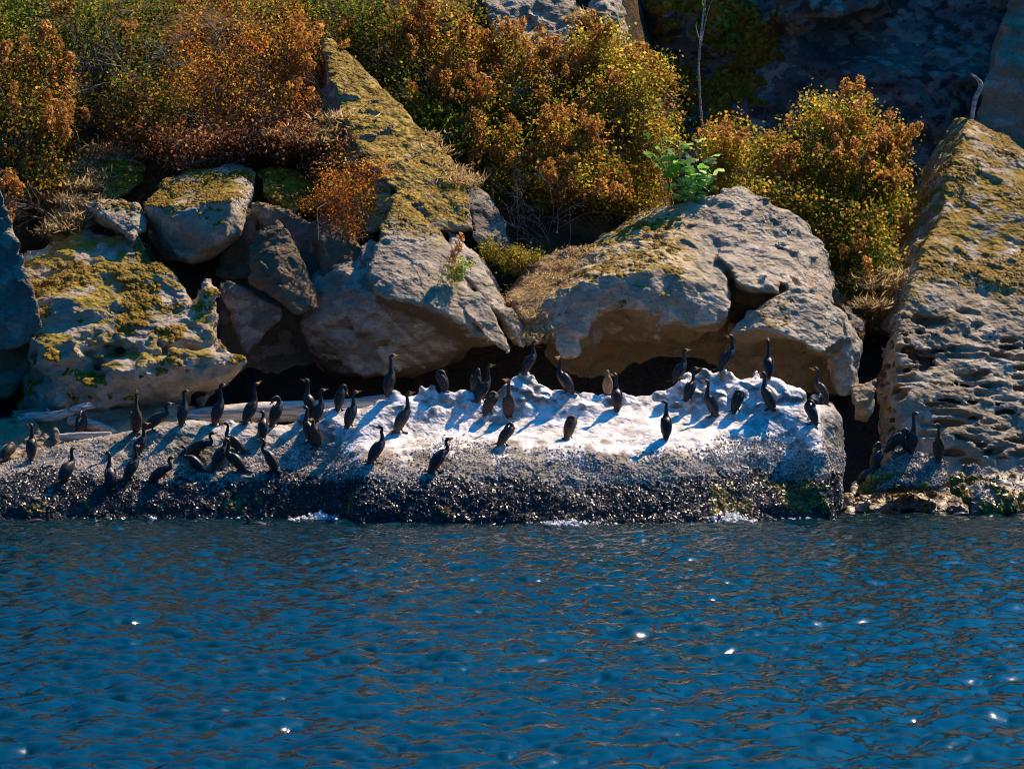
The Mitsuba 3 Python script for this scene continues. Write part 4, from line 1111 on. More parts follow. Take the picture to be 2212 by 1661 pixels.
shrub('patch of brown dead bracken above the moss cushioned boulder', [(330, 300, 56.6, 90, 40, .7), (430, 320, 56.4, 110, 40, .7), (540, 310, 56.4, 90, 35, .7), (640, 310, 56.2, 80, 45, .7), (600, 260, 57.0, 90, 30, .7)], 11000, ['bracken'], 0, seed=5, name='bracken', cat='bracken', size=(.05, .10))
shrub('red orange shrub hanging over the leaning blocks', [(745, 400, 54.9, 65, 60, .6), (700, 440, 54.5, 50, 45, .5), (770, 450, 54.2, 55, 60, .5), (810, 380, 55.0, 50, 45, .5), (745, 490, 53.9, 45, 35, .4)], 9000, ['red', 'orange'], 0, seed=6, pinned=True, size=(.03, .06), clump=.14)
shrub('rust coloured bracken tangle along the left foot of the mossy ramp', [(680, 290, 57.0, 60, 50, .6), (735, 320, 56.0, 45, 45, .5), (690, 360, 56.0, 60, 40, .5), (650, 230, 57.8, 40, 50, .5)], 5000, ['bracken', 'orange'], 0, seed=7, pinned=True, name='bracken', cat='bracken', size=(.04, .08))
# top middle
shrub('dark green ivy covered tree mass at top, left of middle', [(620, 30, 61.6, 110, 90, 1.2), (740, 60, 61.4, 110, 120, 1.2), (840, 110, 60.6, 90, 120, 1.2), (880, 220, 59.2, 70, 90, 1.0), (760, 150, 60.8, 60, 60, .8)], 18000, ['dark', 'dark', 'green', 'olive'], 10, seed=8, group=SP)
shrub('brown plumed bush at top centre below the grey buttresses', [(930, 60, 61.0, 110, 80, 1.2), (1010, 140, 60.0, 90, 80, 1.1), (900, 160, 60.2, 80, 70, 1.0), (960, 210, 59.2, 70, 50, .9)], 16000, ['olive', 'orange', 'gold', 'dark'], 52, seed=9, group=SP)
shrub('plume heavy shrub beneath the two middle buttresses', [(1110, 130, 59.8, 90, 70, 1.0), (1190, 160, 59.2, 90, 60, 1.0), (1080, 210, 59.0, 80, 60, 1.0)], 12000, ['olive', 'orange', 'dark'], 54, seed=10, group=SP)
shrub('dark leafy shrub in the shade behind the mossy ramp', [(960, 300, 57.8, 60, 80, .8), (1000, 250, 58.2, 60, 60, .8), (910, 260, 58.6, 50, 50, .7)], 8000, ['dark', 'green'], 4, seed=11, group=SP)
shrub('yellow green bush beside the right grey buttress', [(1300, 120, 59.6, 70, 90, 1.0), (1370, 190, 58.8, 80, 90, 1.0), (1300, 230, 58.4, 70, 70, .9), (1400, 280, 57.8, 60, 70, .8)], 17000, ['lime', 'gold', 'olive'], 22, seed=12, group=SP)
shrub('orange plumed bush spreading down to the largest boulder', [(1060, 260, 58.6, 90, 60, 1.0), (1160, 250, 58.8, 100, 70, 1.1), (1110, 330, 57.8, 110, 70, 1.0), (1230, 320, 58.0, 100, 80, 1.1), (1280, 400, 57.2, 100, 75, 1.0), (1180, 410, 57.0, 90, 60, .9), (1370, 390, 57.4, 80, 75, .9), (1340, 440, 56.8, 70, 35, .6)], 36000, ['orange', 'gold', 'green', 'olive'], 88, seed=13, group=SP)
shrub('hanging dark green shrub left of the orange plumed bush', [(1010, 330, 58.0, 60, 60, .7), (1070, 420, 57.2, 70, 50, .7), (1020, 200, 59.6, 50, 50, .7)], 6000, ['green', 'dark', 'olive'], 6, seed=14, group=SP)
# right
shrub('broad golden bush in front of the dark cliff at right', [(1790, 280, 58.8, 90, 75, .9), (1690, 345, 58.0, 95, 65, .9), (1870, 320, 58.8, 85, 75, .9), (1915, 385, 58.6, 50, 75, .8), (1800, 400, 57.4, 120, 70, .9), (1865, 440, 57.2, 90, 60, .8), (1850, 520, 56.4, 85, 60, .8), (1720, 430, 56.8, 80, 50, .8), (1850, 232, 58.9, 26, 36, .4), (1800, 480, 56.4, 70, 50, .7)], 38000, ['gold', 'olive', 'lime', 'green', 'gold'], 96, seed=15, group=SP)
shrub('green lower shrub between the golden bush and the pitted slab', [(1860, 580, 55.9, 60, 60, .7), (1900, 560, 56.0, 50, 50, .7), (1850, 640, 55.4, 50, 40, .6)], 8000, ['green', 'olive', 'dark'], 14, seed=16, group=SP)
shrub('small pale olive shrub right of the bright green plant', [(1590, 370, 57.0, 55, 60, .6), (1560, 330, 57.2, 50, 40, .6), (1610, 420, 56.6, 45, 35, .5)], 6500, ['lime', 'gold', 'olive'], 12, seed=17, group=SP)
shrub('dark mossy undergrowth at the foot of the thin bare trunk', [(1440, 230, 59.6, 60, 60, .7), (1480, 290, 59.2, 60, 50, .7), (1560, 290, 59.4, 50, 40, .6)], 5000, ['dark', 'olive', 'bracken'], 3, seed=18, group=SP)
# small plants in cracks
shrub('small bright green shrub with a pink plume growing from a crack in the grey slab', [(955, 560, 52.3, 30, 38, .22), (1000, 590, 52.1, 30, 26, .2), (940, 590, 52.2, 18, 22, .15)], 6000, ['lime', 'green', 'fresh'], 0, seed=19, size=(.03, .055), clump=.07, base=(965, 625, 52.2))
shrub('small yellow green shrub in the dry soil left of the largest boulder', [(1110, 560, 53.9, 45, 30, .35), (1060, 540, 54.0, 25, 25, .25), (1150, 550, 54.2, 25, 20, .25)], 5000, ['lime', 'green', 'gold'], 0, seed=20, size=(.03, .055), clump=.08)
CRACK = next(k for k, l in labels.items() if l.get('label', '').startswith('small bright green shrub'))
for q, (px, py) in enumerate(((983, 540), (992, 520), (975, 560))):
    M = np.eye(4)
    M[:3, :3] = np.diag([.26, .26, .34])
    M[:3, 3] = W(px, py + 20, 52.15)
    v, f, c = plume_mesh(20 + q)
    scene[sub(CRACK, 'flower_plume')] = mikit.ply((v, f), 'leaf', smooth=False, color=c * [1.15, 1.3, 2.2], to_world=T(M))


# big leaved bright green plant
def lobed_leaf(seed):
    g = np.random.default_rng(seed)
    n = 22
    a = np.linspace(-2.6, 2.6, n)
    r = (.55 + .45 * np.abs(np.cos(a * 1.45))) * g.uniform(.85, 1.1, n)
    v = [[0, 0, 0]] + [[r[k] * math.cos(a[k]) + .25, r[k] * math.sin(a[k]), -.22 * r[k] ** 2 + .05 * (k % 2)] for k in range(n)]
    return np.array(v), np.array([[0, k + 1, k + 2] for k in range(n - 1)])


def big_leaf_plant():
    rng = np.random.default_rng(91)
    key = numbered('large_leaf_plant')
    tag(key, 'bright green plant with large lobed leaves above the largest boulder', 'plant')
    stock = []
    for s in range(4):
        v, f = lobed_leaf(s)
        for c in ((.18, .42, .07), (.28, .52, .13), (.44, .66, .27)):
            stock.append(mikit.ply((v, f), 'leaf', smooth=False, color=np.tile(np.array(c) * rng.uniform(.85, 1.1), (len(v), 1))))
    root = W(1470, 470, 56.6)
    segs, rad = [], []
    for k in range(110):
        t = rng.random()
        px, py = 1435 + 75 * t + rng.normal() * 30, 325 + 80 * t + rng.normal() * 30
        if k < 36:
            px, py = 1505 + rng.normal() * 24, 405 + rng.normal() * 22
        p = W(np.clip(px, 1398, 1552), np.clip(py, 288, 442), 55.7 + rng.normal() * .25)
        n = rng.normal(size=3) * .45 + [.15, -.25, .9]
        n /= np.linalg.norm(n)
        d = np.cross(n, rng.normal(size=3))
        d = d / np.linalg.norm(d)
        M = np.eye(4)
        h = rng.uniform(.09, .20)
        M[:3, :3] = np.stack([d, np.cross(n, d), n], 1) * h
        M[:3, 3] = p
        scene[sub(key, 'leaf')] = {**stock[rng.integers(0, len(stock))], 'to_world': T(M)}
        if k % 2 == 0:
            segs += bend(root + rng.normal(size=3) * .12, p, rng, 3, .08)
            rad += [(.012, .010), (.010, .008), (.008, .005)]
    V, F, C = twigs_mesh(segs, rad, np.tile([.12, .16, .04], (len(segs), 1)), rng)
    scene[key + '__stems'] = mikit.ply((V, F), 'twig', smooth=False, color=C)
    tag(key + '__stems', kind='stuff')


big_leaf_plant()

# bare twigs and dry grass
bare_twigs('grey tangle of bare twigs in the dark hollow right of the mossy ramp', (1160, 520, 55.4), (1.0, .5, .6), 16, 1, .9, (.26, .22, .18), .5)
bare_twigs('bare grey branches hanging below the orange plumed bush', (1090, 440, 56.0), (.8, .4, .6), 12, 2, .9, (.24, .20, .16), -.2)
bare_twigs('reddish dead twigs right of the rust orange bush', (690, 215, 58.0), (.6, .4, .6), 22, 3, .8, (.22, .12, .09), .2)
bare_twigs('pale bare branches over the low green shrub at upper left', (300, 170, 57.2), (1.0, .4, .5), 12, 4, 1.0, (.36, .31, .25), .25)
bare_twigs('dry stalks beside the pitted slab below the green shrub', (1930, 640, 54.8), (.9, .4, .5), 12, 5, .7, (.32, .22, .10), .25)
bare_twigs('thin dry twigs over the brown bracken', (480, 290, 56.8), (1.0, .4, .5), 14, 6, .9, (.20, .15, .11), .3)
bare_twigs('dry vines trailing down right of the ramp top', (900, 330, 57.6), (.7, .4, .7), 14, 7, .9, (.20, .15, .09), -.6)
bare_twigs('fine pale twigs left of the small angular block', (150, 470, 54.6), (.9, .4, .5), 14, 8, .6, (.30, .22, .15), .3)
STRAW = [(.52, .40, .20), (.44, .32, .15), (.58, .47, .27), (.34, .24, .12)]
tuft('dry_grass', 'dry straw grass', 'grass', [(170, 370, 56.85), (190, 410, 56.0), (165, 440, 55.65), (215, 390, 56.4), (245, 350, 57.2), (280, 345, 57.3), (175, 480, 55.0), (140, 500, 54.8), (205, 450, 55.5), (150, 400, 56.3), (230, 330, 57.6)], 7000, .32, STRAW, 1)
tuft('dry_grass', 'dry straw grass', 'grass', [(650, 285, 57.0), (690, 310, 56.4), (720, 290, 56.6), (590, 300, 56.6), (740, 260, 56.8)], 2600, .28, STRAW, 2)
tuft('dry_grass', 'dry straw grass', 'grass', [(1165, 620, 52.9), (1150, 680, 52.2), (1160, 730, 51.9), (1190, 600, 53.3), (1220, 570, 53.8), (1130, 650, 52.7), (1200, 640, 52.6), (1250, 545, 54.3)], 2600, .14, STRAW, 3, jit=.20)
tuft('dry_grass', 'dry straw grass', 'grass', [(940, 330, 56.4), (965, 370, 55.7), (985, 400, 55.2), (920, 300, 56.8), (1000, 390, 55.3)], 2200, .22, STRAW, 4, jit=.2)
tuft('dry_grass', 'dry straw grass', 'grass', [(1260, 90, 60.8), (1270, 40, 61.0), (1275, 130, 60.4), (1400, 200, 59.6), (1390, 240, 59.2)], 1500, .4, STRAW, 5, jit=.2, droop=.1)
tuft('dry_grass', 'dry straw grass', 'grass', [(1900, 620, 54.9), (1880, 660, 54.4), (1920, 600, 55.2)], 1200, .3, STRAW, 6, jit=.2)

# ------------------------------------------------------------------ cormorants
def bird_parts(lean=60, neck='up', turn=0, pitch=8, spread=False, legs=True):
    """A cormorant in its own frame: faces +x, stands on z = 0. Returns {part: [(v, f), ...]}."""
    L = math.radians(lean)
    b = np.array([math.cos(L), 0, math.sin(L)])
    up = np.array([-math.sin(L), 0, math.cos(L)])
    hip = np.array([-.02, 0, .145 if legs else .02])
    spine = [hip - b * .17 - up * .005, hip - b * .10, hip + up * .012, hip + b * .13 + up * .022, hip + b * .25 + up * .012]
    rad = [.02, .062, .098, .108, .074]
    wide = [1.0, 1.05, 1.05, 1.05, 1.0]
    ang, seg = {'up': ([lean + 22, 96, 98, 84], [.075, .075, .07, .06]),
                'long': ([lean + 18, 92, 94, 88], [.085, .085, .085, .075]),
                'ess': ([lean - 18, 78, 116, 74], [.08, .07, .07, .05]),
                'short': ([lean + 16, 92, 80], [.065, .055, .04]),
                'tuck': ([lean + 40, 120, 196, 232], [.055, .05, .055, .05]),
                'none': ([lean + 70, 190, 236], [.05, .06, .06]),
                'chest': ([lean + 14, 62, -20, -78], [.06, .055, .05, .05]),
                'back': ([lean + 25, 100, 150, 215], [.07, .065, .06, .055])}[neck]
    p = spine[-1]
    nr = [.047, .034, .029, .030]
    for k, (a, s) in enumerate(zip(ang, seg)):
        a = math.radians(a)
        p = p + s * np.array([math.cos(a), 0, math.sin(a)])
        spine.append(p)
        rad.append(nr[k])
        wide.append(1.0)
    down = {'chest': -70, 'tuck': 248, 'none': 250, 'back': 232}.get(neck, pitch)
    h = math.radians(down)
    hd = np.array([math.cos(h), 0, math.sin(h)])
    tt = math.radians(turn)
    hd = np.array([hd[0] * math.cos(tt), hd[0] * math.sin(tt), hd[2]])
    head = p + hd * .030 + np.array([0, 0, .012 if down == pitch else 0])
    spine += [head, head + hd * .038, head + hd * .058]
    rad += [.038, .028, .014]
    wide += [.88, .85, .8]
    spine, rad, wide = np.array(spine), np.array(rad), np.array(wide)
    t = np.concatenate([[0], np.cumsum(np.linalg.norm(np.diff(spine, axis=0), axis=1))])
    u = np.linspace(0, t[-1], 34)
    P = CubicSpline(t, spine)(u)
    r = PchipInterpolator(t, rad)(u)
    w = PchipInterpolator(t, wide)(u)
    tg = np.gradient(P, axis=0)
    tg /= np.linalg.norm(tg, axis=1, keepdims=True)
    side = np.cross(np.array([0, 1.0, 0]), tg)
    lat = np.cross(tg, side)
    side /= np.linalg.norm(side, axis=1, keepdims=True) + 1e-9
    lat /= np.linalg.norm(lat, axis=1, keepdims=True) + 1e-9
    S = 12
    a = np.arange(S) * 2 * np.pi / S
    v = P[:, None] + r[:, None, None] * (np.cos(a)[None, :, None] * side[:, None] + w[:, None, None] * np.sin(a)[None, :, None] * lat[:, None])
    i, j = np.meshgrid(np.arange(33), np.arange(S), indexing='ij')
    q = np.stack([i * S + j, i * S + (j + 1) % S, (i + 1) * S + (j + 1) % S, (i + 1) * S + j], -1).reshape(-1, 4)
    V = np.vstack([v.reshape(-1, 3), P[0], P[-1]])
    F = np.vstack([q[:, [0, 1, 2]], q[:, [0, 2, 3]], [[len(V) - 2, (k + 1) % S, k] for k in range(S)], [[len(V) - 1, 33 * S + k, 33 * S + (k + 1) % S] for k in range(S)]])
    out = {'body': [(V, F)]}
    # folded wings lie along the flanks, tips crossing towards the tail
    ws = []
    for sgn in (1, -1):
        if not spread:
            n = 9
            x = np.linspace(0, 1, n)
            c = hip + b[None] * (.235 - .43 * x)[:, None] + up[None] * (.058 - .075 * x ** 1.5)[:, None] + np.array([0, sgn, 0]) * (.086 - .066 * x ** 2)[:, None]
            ht = .062 * np.sin(np.pi * np.clip(x * .86 + .10, 0, 1)) ** .7 + .004
            th = .030 * np.sin(np.pi * np.clip(x * .9 + .08, 0, 1)) + .003
            m = 8
            e = np.arange(m) * 2 * np.pi / m
            wv = c[:, None] + ht[:, None, None] * np.cos(e)[None, :, None] * up + th[:, None, None] * np.sin(e)[None, :, None] * np.array([0, 1.0, 0])
            bb = [1]
        else:
            n, m = 9, 8
            x = np.linspace(0, 1, n)
            c = hip + b * .16 + up * .06 + np.array([-.05, 0, -.10]) * (x ** 2)[:, None] + np.array([0, sgn, 0]) * (.05 + .42 * x)[:, None] + np.array([0, 0, .12]) * np.sin(np.pi * x)[:, None] * .6
            e = np.arange(m) * 2 * np.pi / m
            ht = .12 * np.sin(np.pi * np.clip(x * .8 + .2, 0, .97)) ** .6
            wv = c[:, None] + ht[:, None, None] * np.cos(e)[None, :, None] * (b * .45 + up * .9) * np.array([1, 1, 1]) + .012 * np.sin(e)[None, :, None] * np.cross(b, up) * 1 + .008 * np.sin(e)[None, :, None] * b
        wv = wv.reshape(-1, 3)
        i, j = np.meshgrid(np.arange(n - 1), np.arange(m), indexing='ij')
        q = np.stack([i * m + j, i * m + (j + 1) % m, (i + 1) * m + (j + 1) % m, (i + 1) * m + j], -1).reshape(-1, 4)
        wf = np.vstack([q[:, [0, 1, 2]], q[:, [0, 2, 3]], [[0, k + 1, k] for k in range(1, m - 1)], [[(n - 1) * m, (n - 1) * m + k, (n - 1) * m + k + 1] for k in range(1, m - 1)]])
        ws.append((wv, wf))
    out['wing'] = ws
    # stiff wedge tail
    tb = hip - b * .13
    lowest = max(.012, 0)
    te = tb - b * .19 + np.array([-.02, 0, .0])
    te[2] = max(te[2], .012)
    td = (te - tb) / np.linalg.norm(te - tb)
    tu = np.cross(td, [0, 1.0, 0])
    rows = []
    for f_, ww, tk in ((0, .028, .022), (.45, .042, .012), (.85, .052, .007), (1.0, .034, .004)):
        c = tb + (te - tb) * f_
        rows += [c + [0, ww, 0] + tu * tk, c + [0, -ww, 0] + tu * tk, c + [0, -ww, 0] - tu * tk, c + [0, ww, 0] - tu * tk]
    tv = np.array(rows)
    tf = []
    for k in range(3):
        for e in range(4):
            a0, a1 = k * 4 + e, k * 4 + (e + 1) % 4
            tf += [[a0, a1, a1 + 4], [a0, a1 + 4, a0 + 4]]
    tf += [[0, 2, 1], [0, 3, 2], [12, 13, 14], [12, 14, 15]]
    out['tail'] = [(tv, np.array(tf))]
    # hooked bill, orange face and throat
    base = head + hd * .045
    s1 = np.cross(hd, [0, 0, 1.0]) if abs(hd[2]) < .95 else np.array([0, 1.0, 0])
    s1 /= np.linalg.norm(s1)
    s2 = np.cross(s1, hd)
    pts = np.array([base, base + hd * .042, base + hd * .074, base + hd * .085 - s2 * .006])
    ring = []
    for c, rr in zip(pts, (.016, .012, .009, .004)):
        for e in np.arange(6) * np.pi / 3:
            ring.append(c + rr * (math.cos(e) * s1 + math.sin(e) * s2))
    i, j = np.meshgrid(np.arange(3), np.arange(6), indexing='ij')
    q = np.stack([i * 6 + j, i * 6 + (j + 1) % 6, (i + 1) * 6 + (j + 1) % 6, (i + 1) * 6 + j], -1).reshape(-1, 4)
    out['bill'] = [(np.array(ring), np.vstack([q[:, [0, 1, 2]], q[:, [0, 2, 3]], [[18, 19, 20], [18, 20, 21], [18, 21, 22], [18, 22, 23]]]))]
    ico = trimesh.creation.icosphere(subdivisions=1)
    M = np.stack([hd, s1, s2], 1)
    out['throat_pouch'] = [((np.array(ico.vertices) * [.044, .030, .025]) @ M.T + head + hd * .034 - s2 * .010, np.array(ico.faces))]
    out['eye'] = [((np.array(ico.vertices) * .0055) + head + hd * .014 + s1 * .027 * g + s2 * .010, np.array(ico.faces)) for g in (1, -1)]
    if legs:
        out['leg'] = []
        for sgn in (1, -1):
            ft = np.array([.03, sgn * .045, .0])
            kn = hip + np.array([.0, sgn * .045, -.05])
            lv, lf = tube([kn, (kn + ft) / 2 + [-.008, 0, 0], ft + [0, 0, .012]], [.026, .014, .010], 7)
            toe = np.array([[-.02, 0, .018], [.075, .038, .004], [.09, .0, .004], [.075, -.038, .004], [-.02, 0, -.012], [.075, .038, -.012], [.09, 0, -.012], [.075, -.038, -.012]]) + ft
            tfc = np.array([[0, 2, 1], [0, 3, 2], [4, 5, 6], [4, 6, 7], [0, 1, 5], [0, 5, 4], [1, 2, 6], [1, 6, 5], [2, 3, 7], [2, 7, 6], [3, 0, 4], [3, 4, 7]])
            out['leg'].append((np.vstack([lv, toe]), np.vstack([lf, tfc + len(lv)])))
    return out


SOLID = {'body': 'feather_black', 'wing': 'feather_wing', 'tail': 'feather_wing', 'bill': 'bill_horn', 'throat_pouch': 'pouch_orange', 'eye': 'foot_black', 'leg': 'foot_black'}
_stock = {}


def cormorant(label, pos, yaw, lean=60, neck='up', turn=0, pitch=8, size=1.0, body=None, spread=False, legs=True, group='cormorants resting on the shore rocks', roll=0):
    kind = (lean, neck, turn, pitch, spread, legs)
    if kind not in _stock:
        _stock[kind] = bird_parts(*kind)
    key = numbered('cormorant')
    tag(key, label, 'cormorant', group)
    M = np.eye(4)
    a = math.radians(yaw)
    M[:3, :3] = np.array([[math.cos(a), -math.sin(a), 0], [math.sin(a), math.cos(a), 0], [0, 0, 1]]) * size
    M[:3, 3] = pos
    for part, ms in _stock[kind].items():
        for v, f in ms:
            bs = body if (body and part == 'body') else SOLID[part]
            k2 = (id(v), bs)
            if k2 not in _stock:
                _stock[k2] = mikit.ply((v, f), bs, smooth=45 if part != 'body' else True)
            scene[sub(key, part)] = {**_stock[k2], 'to_world': T(M)}


GROUND = [(np.asarray(MESH[k].vertices, np.float32), np.asarray(MESH[k].faces)) for k in MESH if k == 'shelf_rock' or any(w in labels[k].get('label', '') for w in ('cormorants standing on top', 'pale wet ledge', 'sandy ledge', 'low rounded rock', 'small round barnacled', 'seaweed hung'))]
_tri = np.concatenate([v[f] for v, f in GROUND]).astype(np.float64)
_tpx = _tri[..., 0] / _tri[..., 1] * F_PX + CX
_tpz = CY - (_tri[..., 2] - EYE) / _tri[..., 1] * F_PX
_box = np.stack([_tpx.min(1), _tpx.max(1), _tpz.min(1), _tpz.max(1)], 1)


def perch(px, py):
    """Where the rock surface lies on the line of sight through a sketch point; looks a little lower if that line passes over the crest."""
    for dy in range(0, 60, 2):
        y = py + dy
        m = (_box[:, 0] <= px) & (_box[:, 1] >= px) & (_box[:, 2] <= y) & (_box[:, 3] >= y)
        t = _tri[m]
        d = W(px, y, 1.0) - [0, 0, EYE]
        e1, e2 = t[:, 1] - t[:, 0], t[:, 2] - t[:, 0]
        n = np.cross(d, e2)
        det = (e1 * n).sum(1)
        s = np.array([0, 0, EYE]) - t[:, 0]
        with np.errstate(all='ignore'):
            u = (s * n).sum(1) / det
            q = np.cross(s, e1)
            w = (q @ d) / det
            r = (e2 * q).sum(1) / det
        ok = (u >= -1e-6) & (w >= -1e-6) & (u + w <= 1 + 1e-6) & (r > 1)
        if ok.any():
            r0 = r[ok].min()
            return np.array([0, 0, EYE]) + d * r0
    D = ground_depth(px, py)
    return np.array([(px - CX) / F_PX * D, D, float(hill_z(np.array([(px - CX) / F_PX * D]), np.array([D]))[0])])


TOP = 'on the shelf rock'
# (px, py of the feet, yaw: 0 right, 180 left, 90 away, -90 towards the boat), then pose
BIRDS = [
    ('cormorant crouched at the left edge of the photo behind the shaded rock', 14, 996, 60, dict(lean=30, neck='none')),
    ('black cormorant with back to camera standing in shade beside the low left shore rock', 68, 990, 95, dict(lean=72, neck='up', turn=60)),
    ('cormorant with hidden head preening in front of the white driftwood stub', 176, 943, 80, dict(lean=74, neck='tuck')),
    ('cormorant leaning in shade low on the left end, turned right with lowered tail', 141, 1040, 60, dict(lean=48, neck='up')),
    ('cormorant seen from behind low on the left slope, pale tail hanging down', 238, 1056, 110, dict(lean=62, neck='up', turn=50)),
    ('brown chested cormorant facing the camera with raised head, right of the driftwood', 294, 934, -80, dict(lean=74, neck='long', pitch=40, body='feather_brown')),
    ('cormorant stepping right with level back and orange bill, beside the brown chested one', 330, 930, 5, dict(lean=38, neck='ess')),
    ('upright cormorant half hidden behind a leaning black one on the left slope', 300, 986, 20, dict(lean=64, neck='up')),
    ('large black cormorant leaning right, the nearest of two overlapping on the left slope', 281, 1036, 40, dict(lean=56, neck='up', turn=30)),
    ('cormorant with low level body facing right above the mussels at lower left', 338, 1044, 8, dict(lean=36, neck='ess')),
    ('tall cormorant facing right on the crest in front of the pitted left rock', 396, 916, 35, dict(lean=70, neck='up', turn=-35)),
    ('cormorant stretched level to the right with its tail far left', 423, 984, 0, dict(lean=22, neck='ess')),
    ('cormorant facing left with slanted back just below the level stretched one', 425, 1020, 182, dict(lean=34, neck='ess')),
    ('slim cormorant facing right on the crest, left end of the long driftwood log', 470, 909, 30, dict(lean=66, neck='long', turn=-30)),
    ('cormorant standing tall with thin neck raised, in front of the driftwood log middle', 538, 908, 40, dict(lean=58, neck='long', pitch=30)),
    ('dark cormorant leaning right between two slanted birds on the lower left slope', 472, 1012, 25, dict(lean=58, neck='short', turn=40)),
    ('cormorant facing left whose body slants down right to a long tail, lower of two', 514, 1019, 180, dict(lean=46, neck='up')),
    ('cormorant with orange bill left and tail to the right, upper of two slanted birds', 512, 978, 176, dict(lean=44, neck='up')),
    ('cormorant seen from behind with its head turned left, below the driftwood log', 568, 947, 85, dict(lean=66, neck='short', turn=85)),
    ('cormorant facing left with curved neck on the tan slope, nearest to the water there', 587, 1018, 170, dict(lean=58, neck='ess')),
    ('cormorant preening its back with orange bill pointing left, before the log', 595, 914, 30, dict(lean=68, neck='back')),
    ('big cormorant facing left against the right part of the driftwood log', 667, 896, 140, dict(lean=74, neck='up', turn=30)),
    ('cormorant with curved neck and orange face turned right beside the big left facing one', 686, 913, 20, dict(lean=66, neck='up')),
    ('grey backed cormorant facing left behind a brown breasted bird', 668, 956, 160, dict(lean=64, neck='up')),
    ('brown breasted cormorant facing the camera in front of a grey backed bird', 682, 966, 230, dict(lean=66, neck='short', body='feather_brown')),
    ('dark hunched cormorant preening at the crest in the cave shade, above the log end', 735, 868, 20, dict(lean=72, neck='chest')),
    ('cormorant facing right with straight neck below the hunched preening one', 757, 921, 25, dict(lean=62, neck='up', turn=-20)),
    ('tall cormorant with yellow bill facing right against the rounded boulder belly', 842, 842, 25, dict(lean=70, neck='long', turn=-20)),
    ('cormorant looking back left on the bare slope at centre left, tail to the left', 810, 998, 20, dict(lean=56, neck='up', turn=165)),
    ('cormorant leaning right with yellow face below the whitewashed crest steps', 866, 932, 25, dict(lean=54, neck='long', turn=-50)),
    ('lone cormorant low on the bare slope, tail left and yellow face to the camera', 942, 1019, 18, dict(lean=46, neck='ess', turn=-60)),
    ('headless looking cormorant with tucked head at the dark cave mouth', 956, 826, 150, dict(lean=68, neck='none')),
    ('cormorant preening its breast with a yellow bill, beside the dark crevice', 1029, 833, -70, dict(lean=74, neck='chest')),
    ('cormorant leaning right with yellow face turned to camera, above the hunched brown bird', 1041, 866, 30, dict(lean=52, neck='long', turn=-60)),
    ('hunched brown cormorant without visible head beside the chestnut breasted one', 1057, 893, 25, dict(lean=58, neck='none', body='feather_brown')),
    ('chestnut breasted cormorant facing the camera near the top centre of the white rock', 1100, 902, -75, dict(lean=76, neck='up', turn=-70, body='feather_brown')),
    ('cormorant preening with head laid back, alone on the white slope left of centre', 1090, 960, 15, dict(lean=44, neck='tuck')),
    ('dark cormorant with yellow face on the highest knob at the top centre of the crest', 1141, 806, 30, dict(lean=58, neck='up', turn=-20)),
    ('cormorant leaning right with head turned to camera, on the white crest right of the knob', 1224, 846, 165, dict(lean=58, neck='up', turn=60)),
    ('cormorant with no head in view standing alone on the white slope at centre', 1231, 946, 40, dict(lean=66, neck='none', body='feather_brown')),
    ('pale tan breasted cormorant preening behind a black one at the crest', 1313, 850, -80, dict(lean=74, neck='back', body='feather_tan', size=.88)),
    ('black cormorant seen from behind with yellow bill left, before the pale tan one', 1332, 884, 95, dict(lean=72, neck='up', turn=80)),
    ('cormorant seen from behind with slender neck bent left, alone right of centre', 1439, 945, 95, dict(lean=72, neck='up', turn=85)),
    ('cormorant calling with open bill in the shade at the crest foot', 1465, 812, 25, dict(lean=54, neck='up', turn=-10)),
    ('black cormorant leaning right with yellow cheek, at the left foot of the right crest', 1489, 864, 35, dict(lean=54, neck='up', turn=-40)),
    ('cormorant facing left with pale tail pointing left on top of the right crest', 1567, 799, 20, dict(lean=48, neck='up', turn=160)),
    ('cormorant seen from behind on the crest before the small arched boulder', 1660, 806, 85, dict(lean=74, neck='long', pitch=40)),
    ('cormorant facing left on the white ledge, left of three below the right crest', 1538, 899, 200, dict(lean=68, neck='up')),
    ('hunched cormorant with pale folded nape, middle of three below the right crest', 1592, 888, 40, dict(lean=62, neck='none')),
    ('cormorant with long tail to the right, last of three below the right crest', 1662, 884, 150, dict(lean=60, neck='up', turn=30)),
    ('cormorant facing left with raised bill on the right end knob of the crest', 1776, 848, 165, dict(lean=62, neck='up')),
    ('cormorant bent over with head down at the right end of the shelf, bluish wall below', 1754, 914, 150, dict(lean=58, neck='tuck')),
    ('dark long necked cormorant facing right on the low right shore rock', 1972, 976, 30, dict(lean=74, neck='long', turn=-30)),
    ('brown cormorant facing the camera on the right part of the low shore rock', 2028, 982, -90, dict(lean=76, neck='up', turn=-70, body='feather_brown')),
    ('cormorant with bowed head and orange bill in the dark gap behind the low shore rock', 1930, 974, 10, dict(lean=40, neck='chest')),
    ('black cormorant leaning over in the dark gap left of the low shore rock', 1892, 998, 30, dict(lean=60, neck='back')),
    ('small dark cormorant with only its bowed head showing between two larger ones', 1956, 976, 200, dict(lean=50, neck='chest', size=.8)),
    ('crouching cormorant with drooped open wings at the foot of the right pillar', 1846, 1050, 30, dict(lean=38, neck='ess', spread=True, size=.85)),
    ('second crouching cormorant behind the one with drooped wings near the pillar', 1866, 1044, 20, dict(lean=34, neck='short', size=.85)),
]
_br = np.random.default_rng(77)
for lab, px, py, yaw, kw in BIRDS:
    cormorant(lab, perch(px, py) - np.array([0, 0, .012]), yaw + _br.uniform(-8, 8), **{**dict(size=_br.uniform(.94, 1.07)), **kw, 'lean': kw['lean'] + int(_br.integers(-5, 6))})
SW = 'cormorants swimming by the rocks'
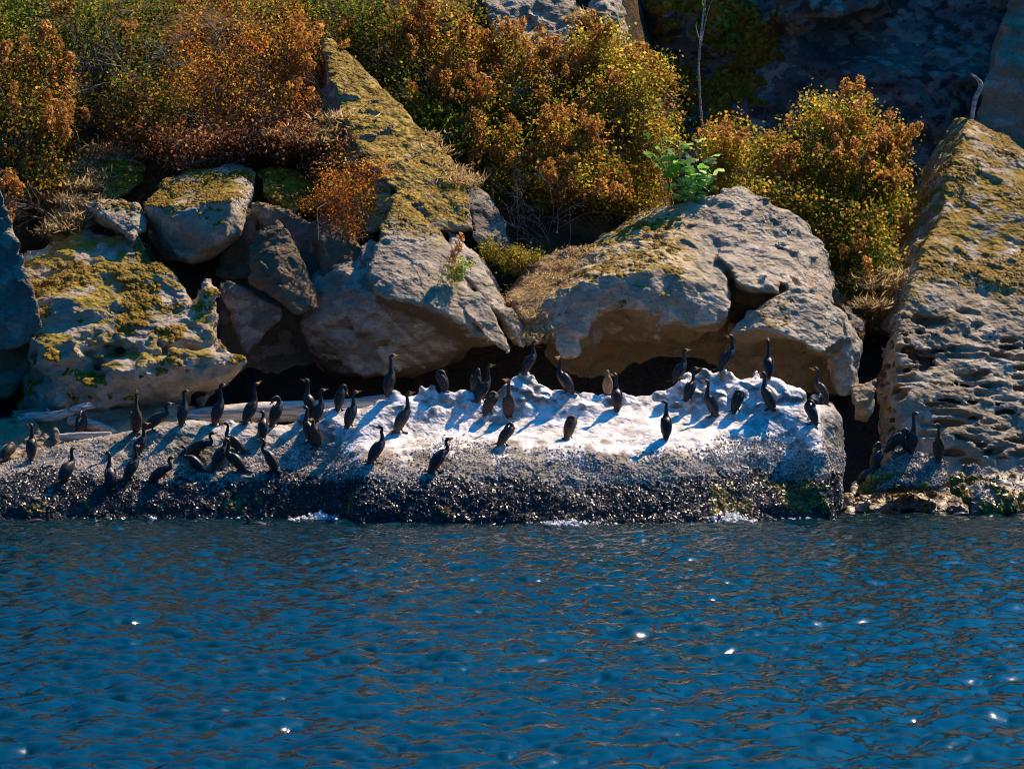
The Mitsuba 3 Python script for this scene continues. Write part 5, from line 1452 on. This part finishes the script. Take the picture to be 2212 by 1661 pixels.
for lab, px, row, yaw, kw in [
    ('cormorant swimming at the far left with upright neck below the mussel bank', 67, 1127, 10, dict(lean=8, neck='long')),
    ('cormorant swimming with arched neck in front of the dark hollow left of centre', 571, 1133, 170, dict(lean=6, neck='ess')),
    ('cormorant swimming to the right beside the pale wet ledge at the right', 2065, 1112, 5, dict(lean=8, neck='up')),
    ('cormorant resting low in the water against the mussels, head towards the left', 412, 1119, 175, dict(lean=14, neck='short')),
]:
    D = 2.5 * F_PX / (row - CY)
    cormorant(lab, np.array([(px - CX) / F_PX * D, D, -.10]), yaw, legs=False, group=SW, **kw)
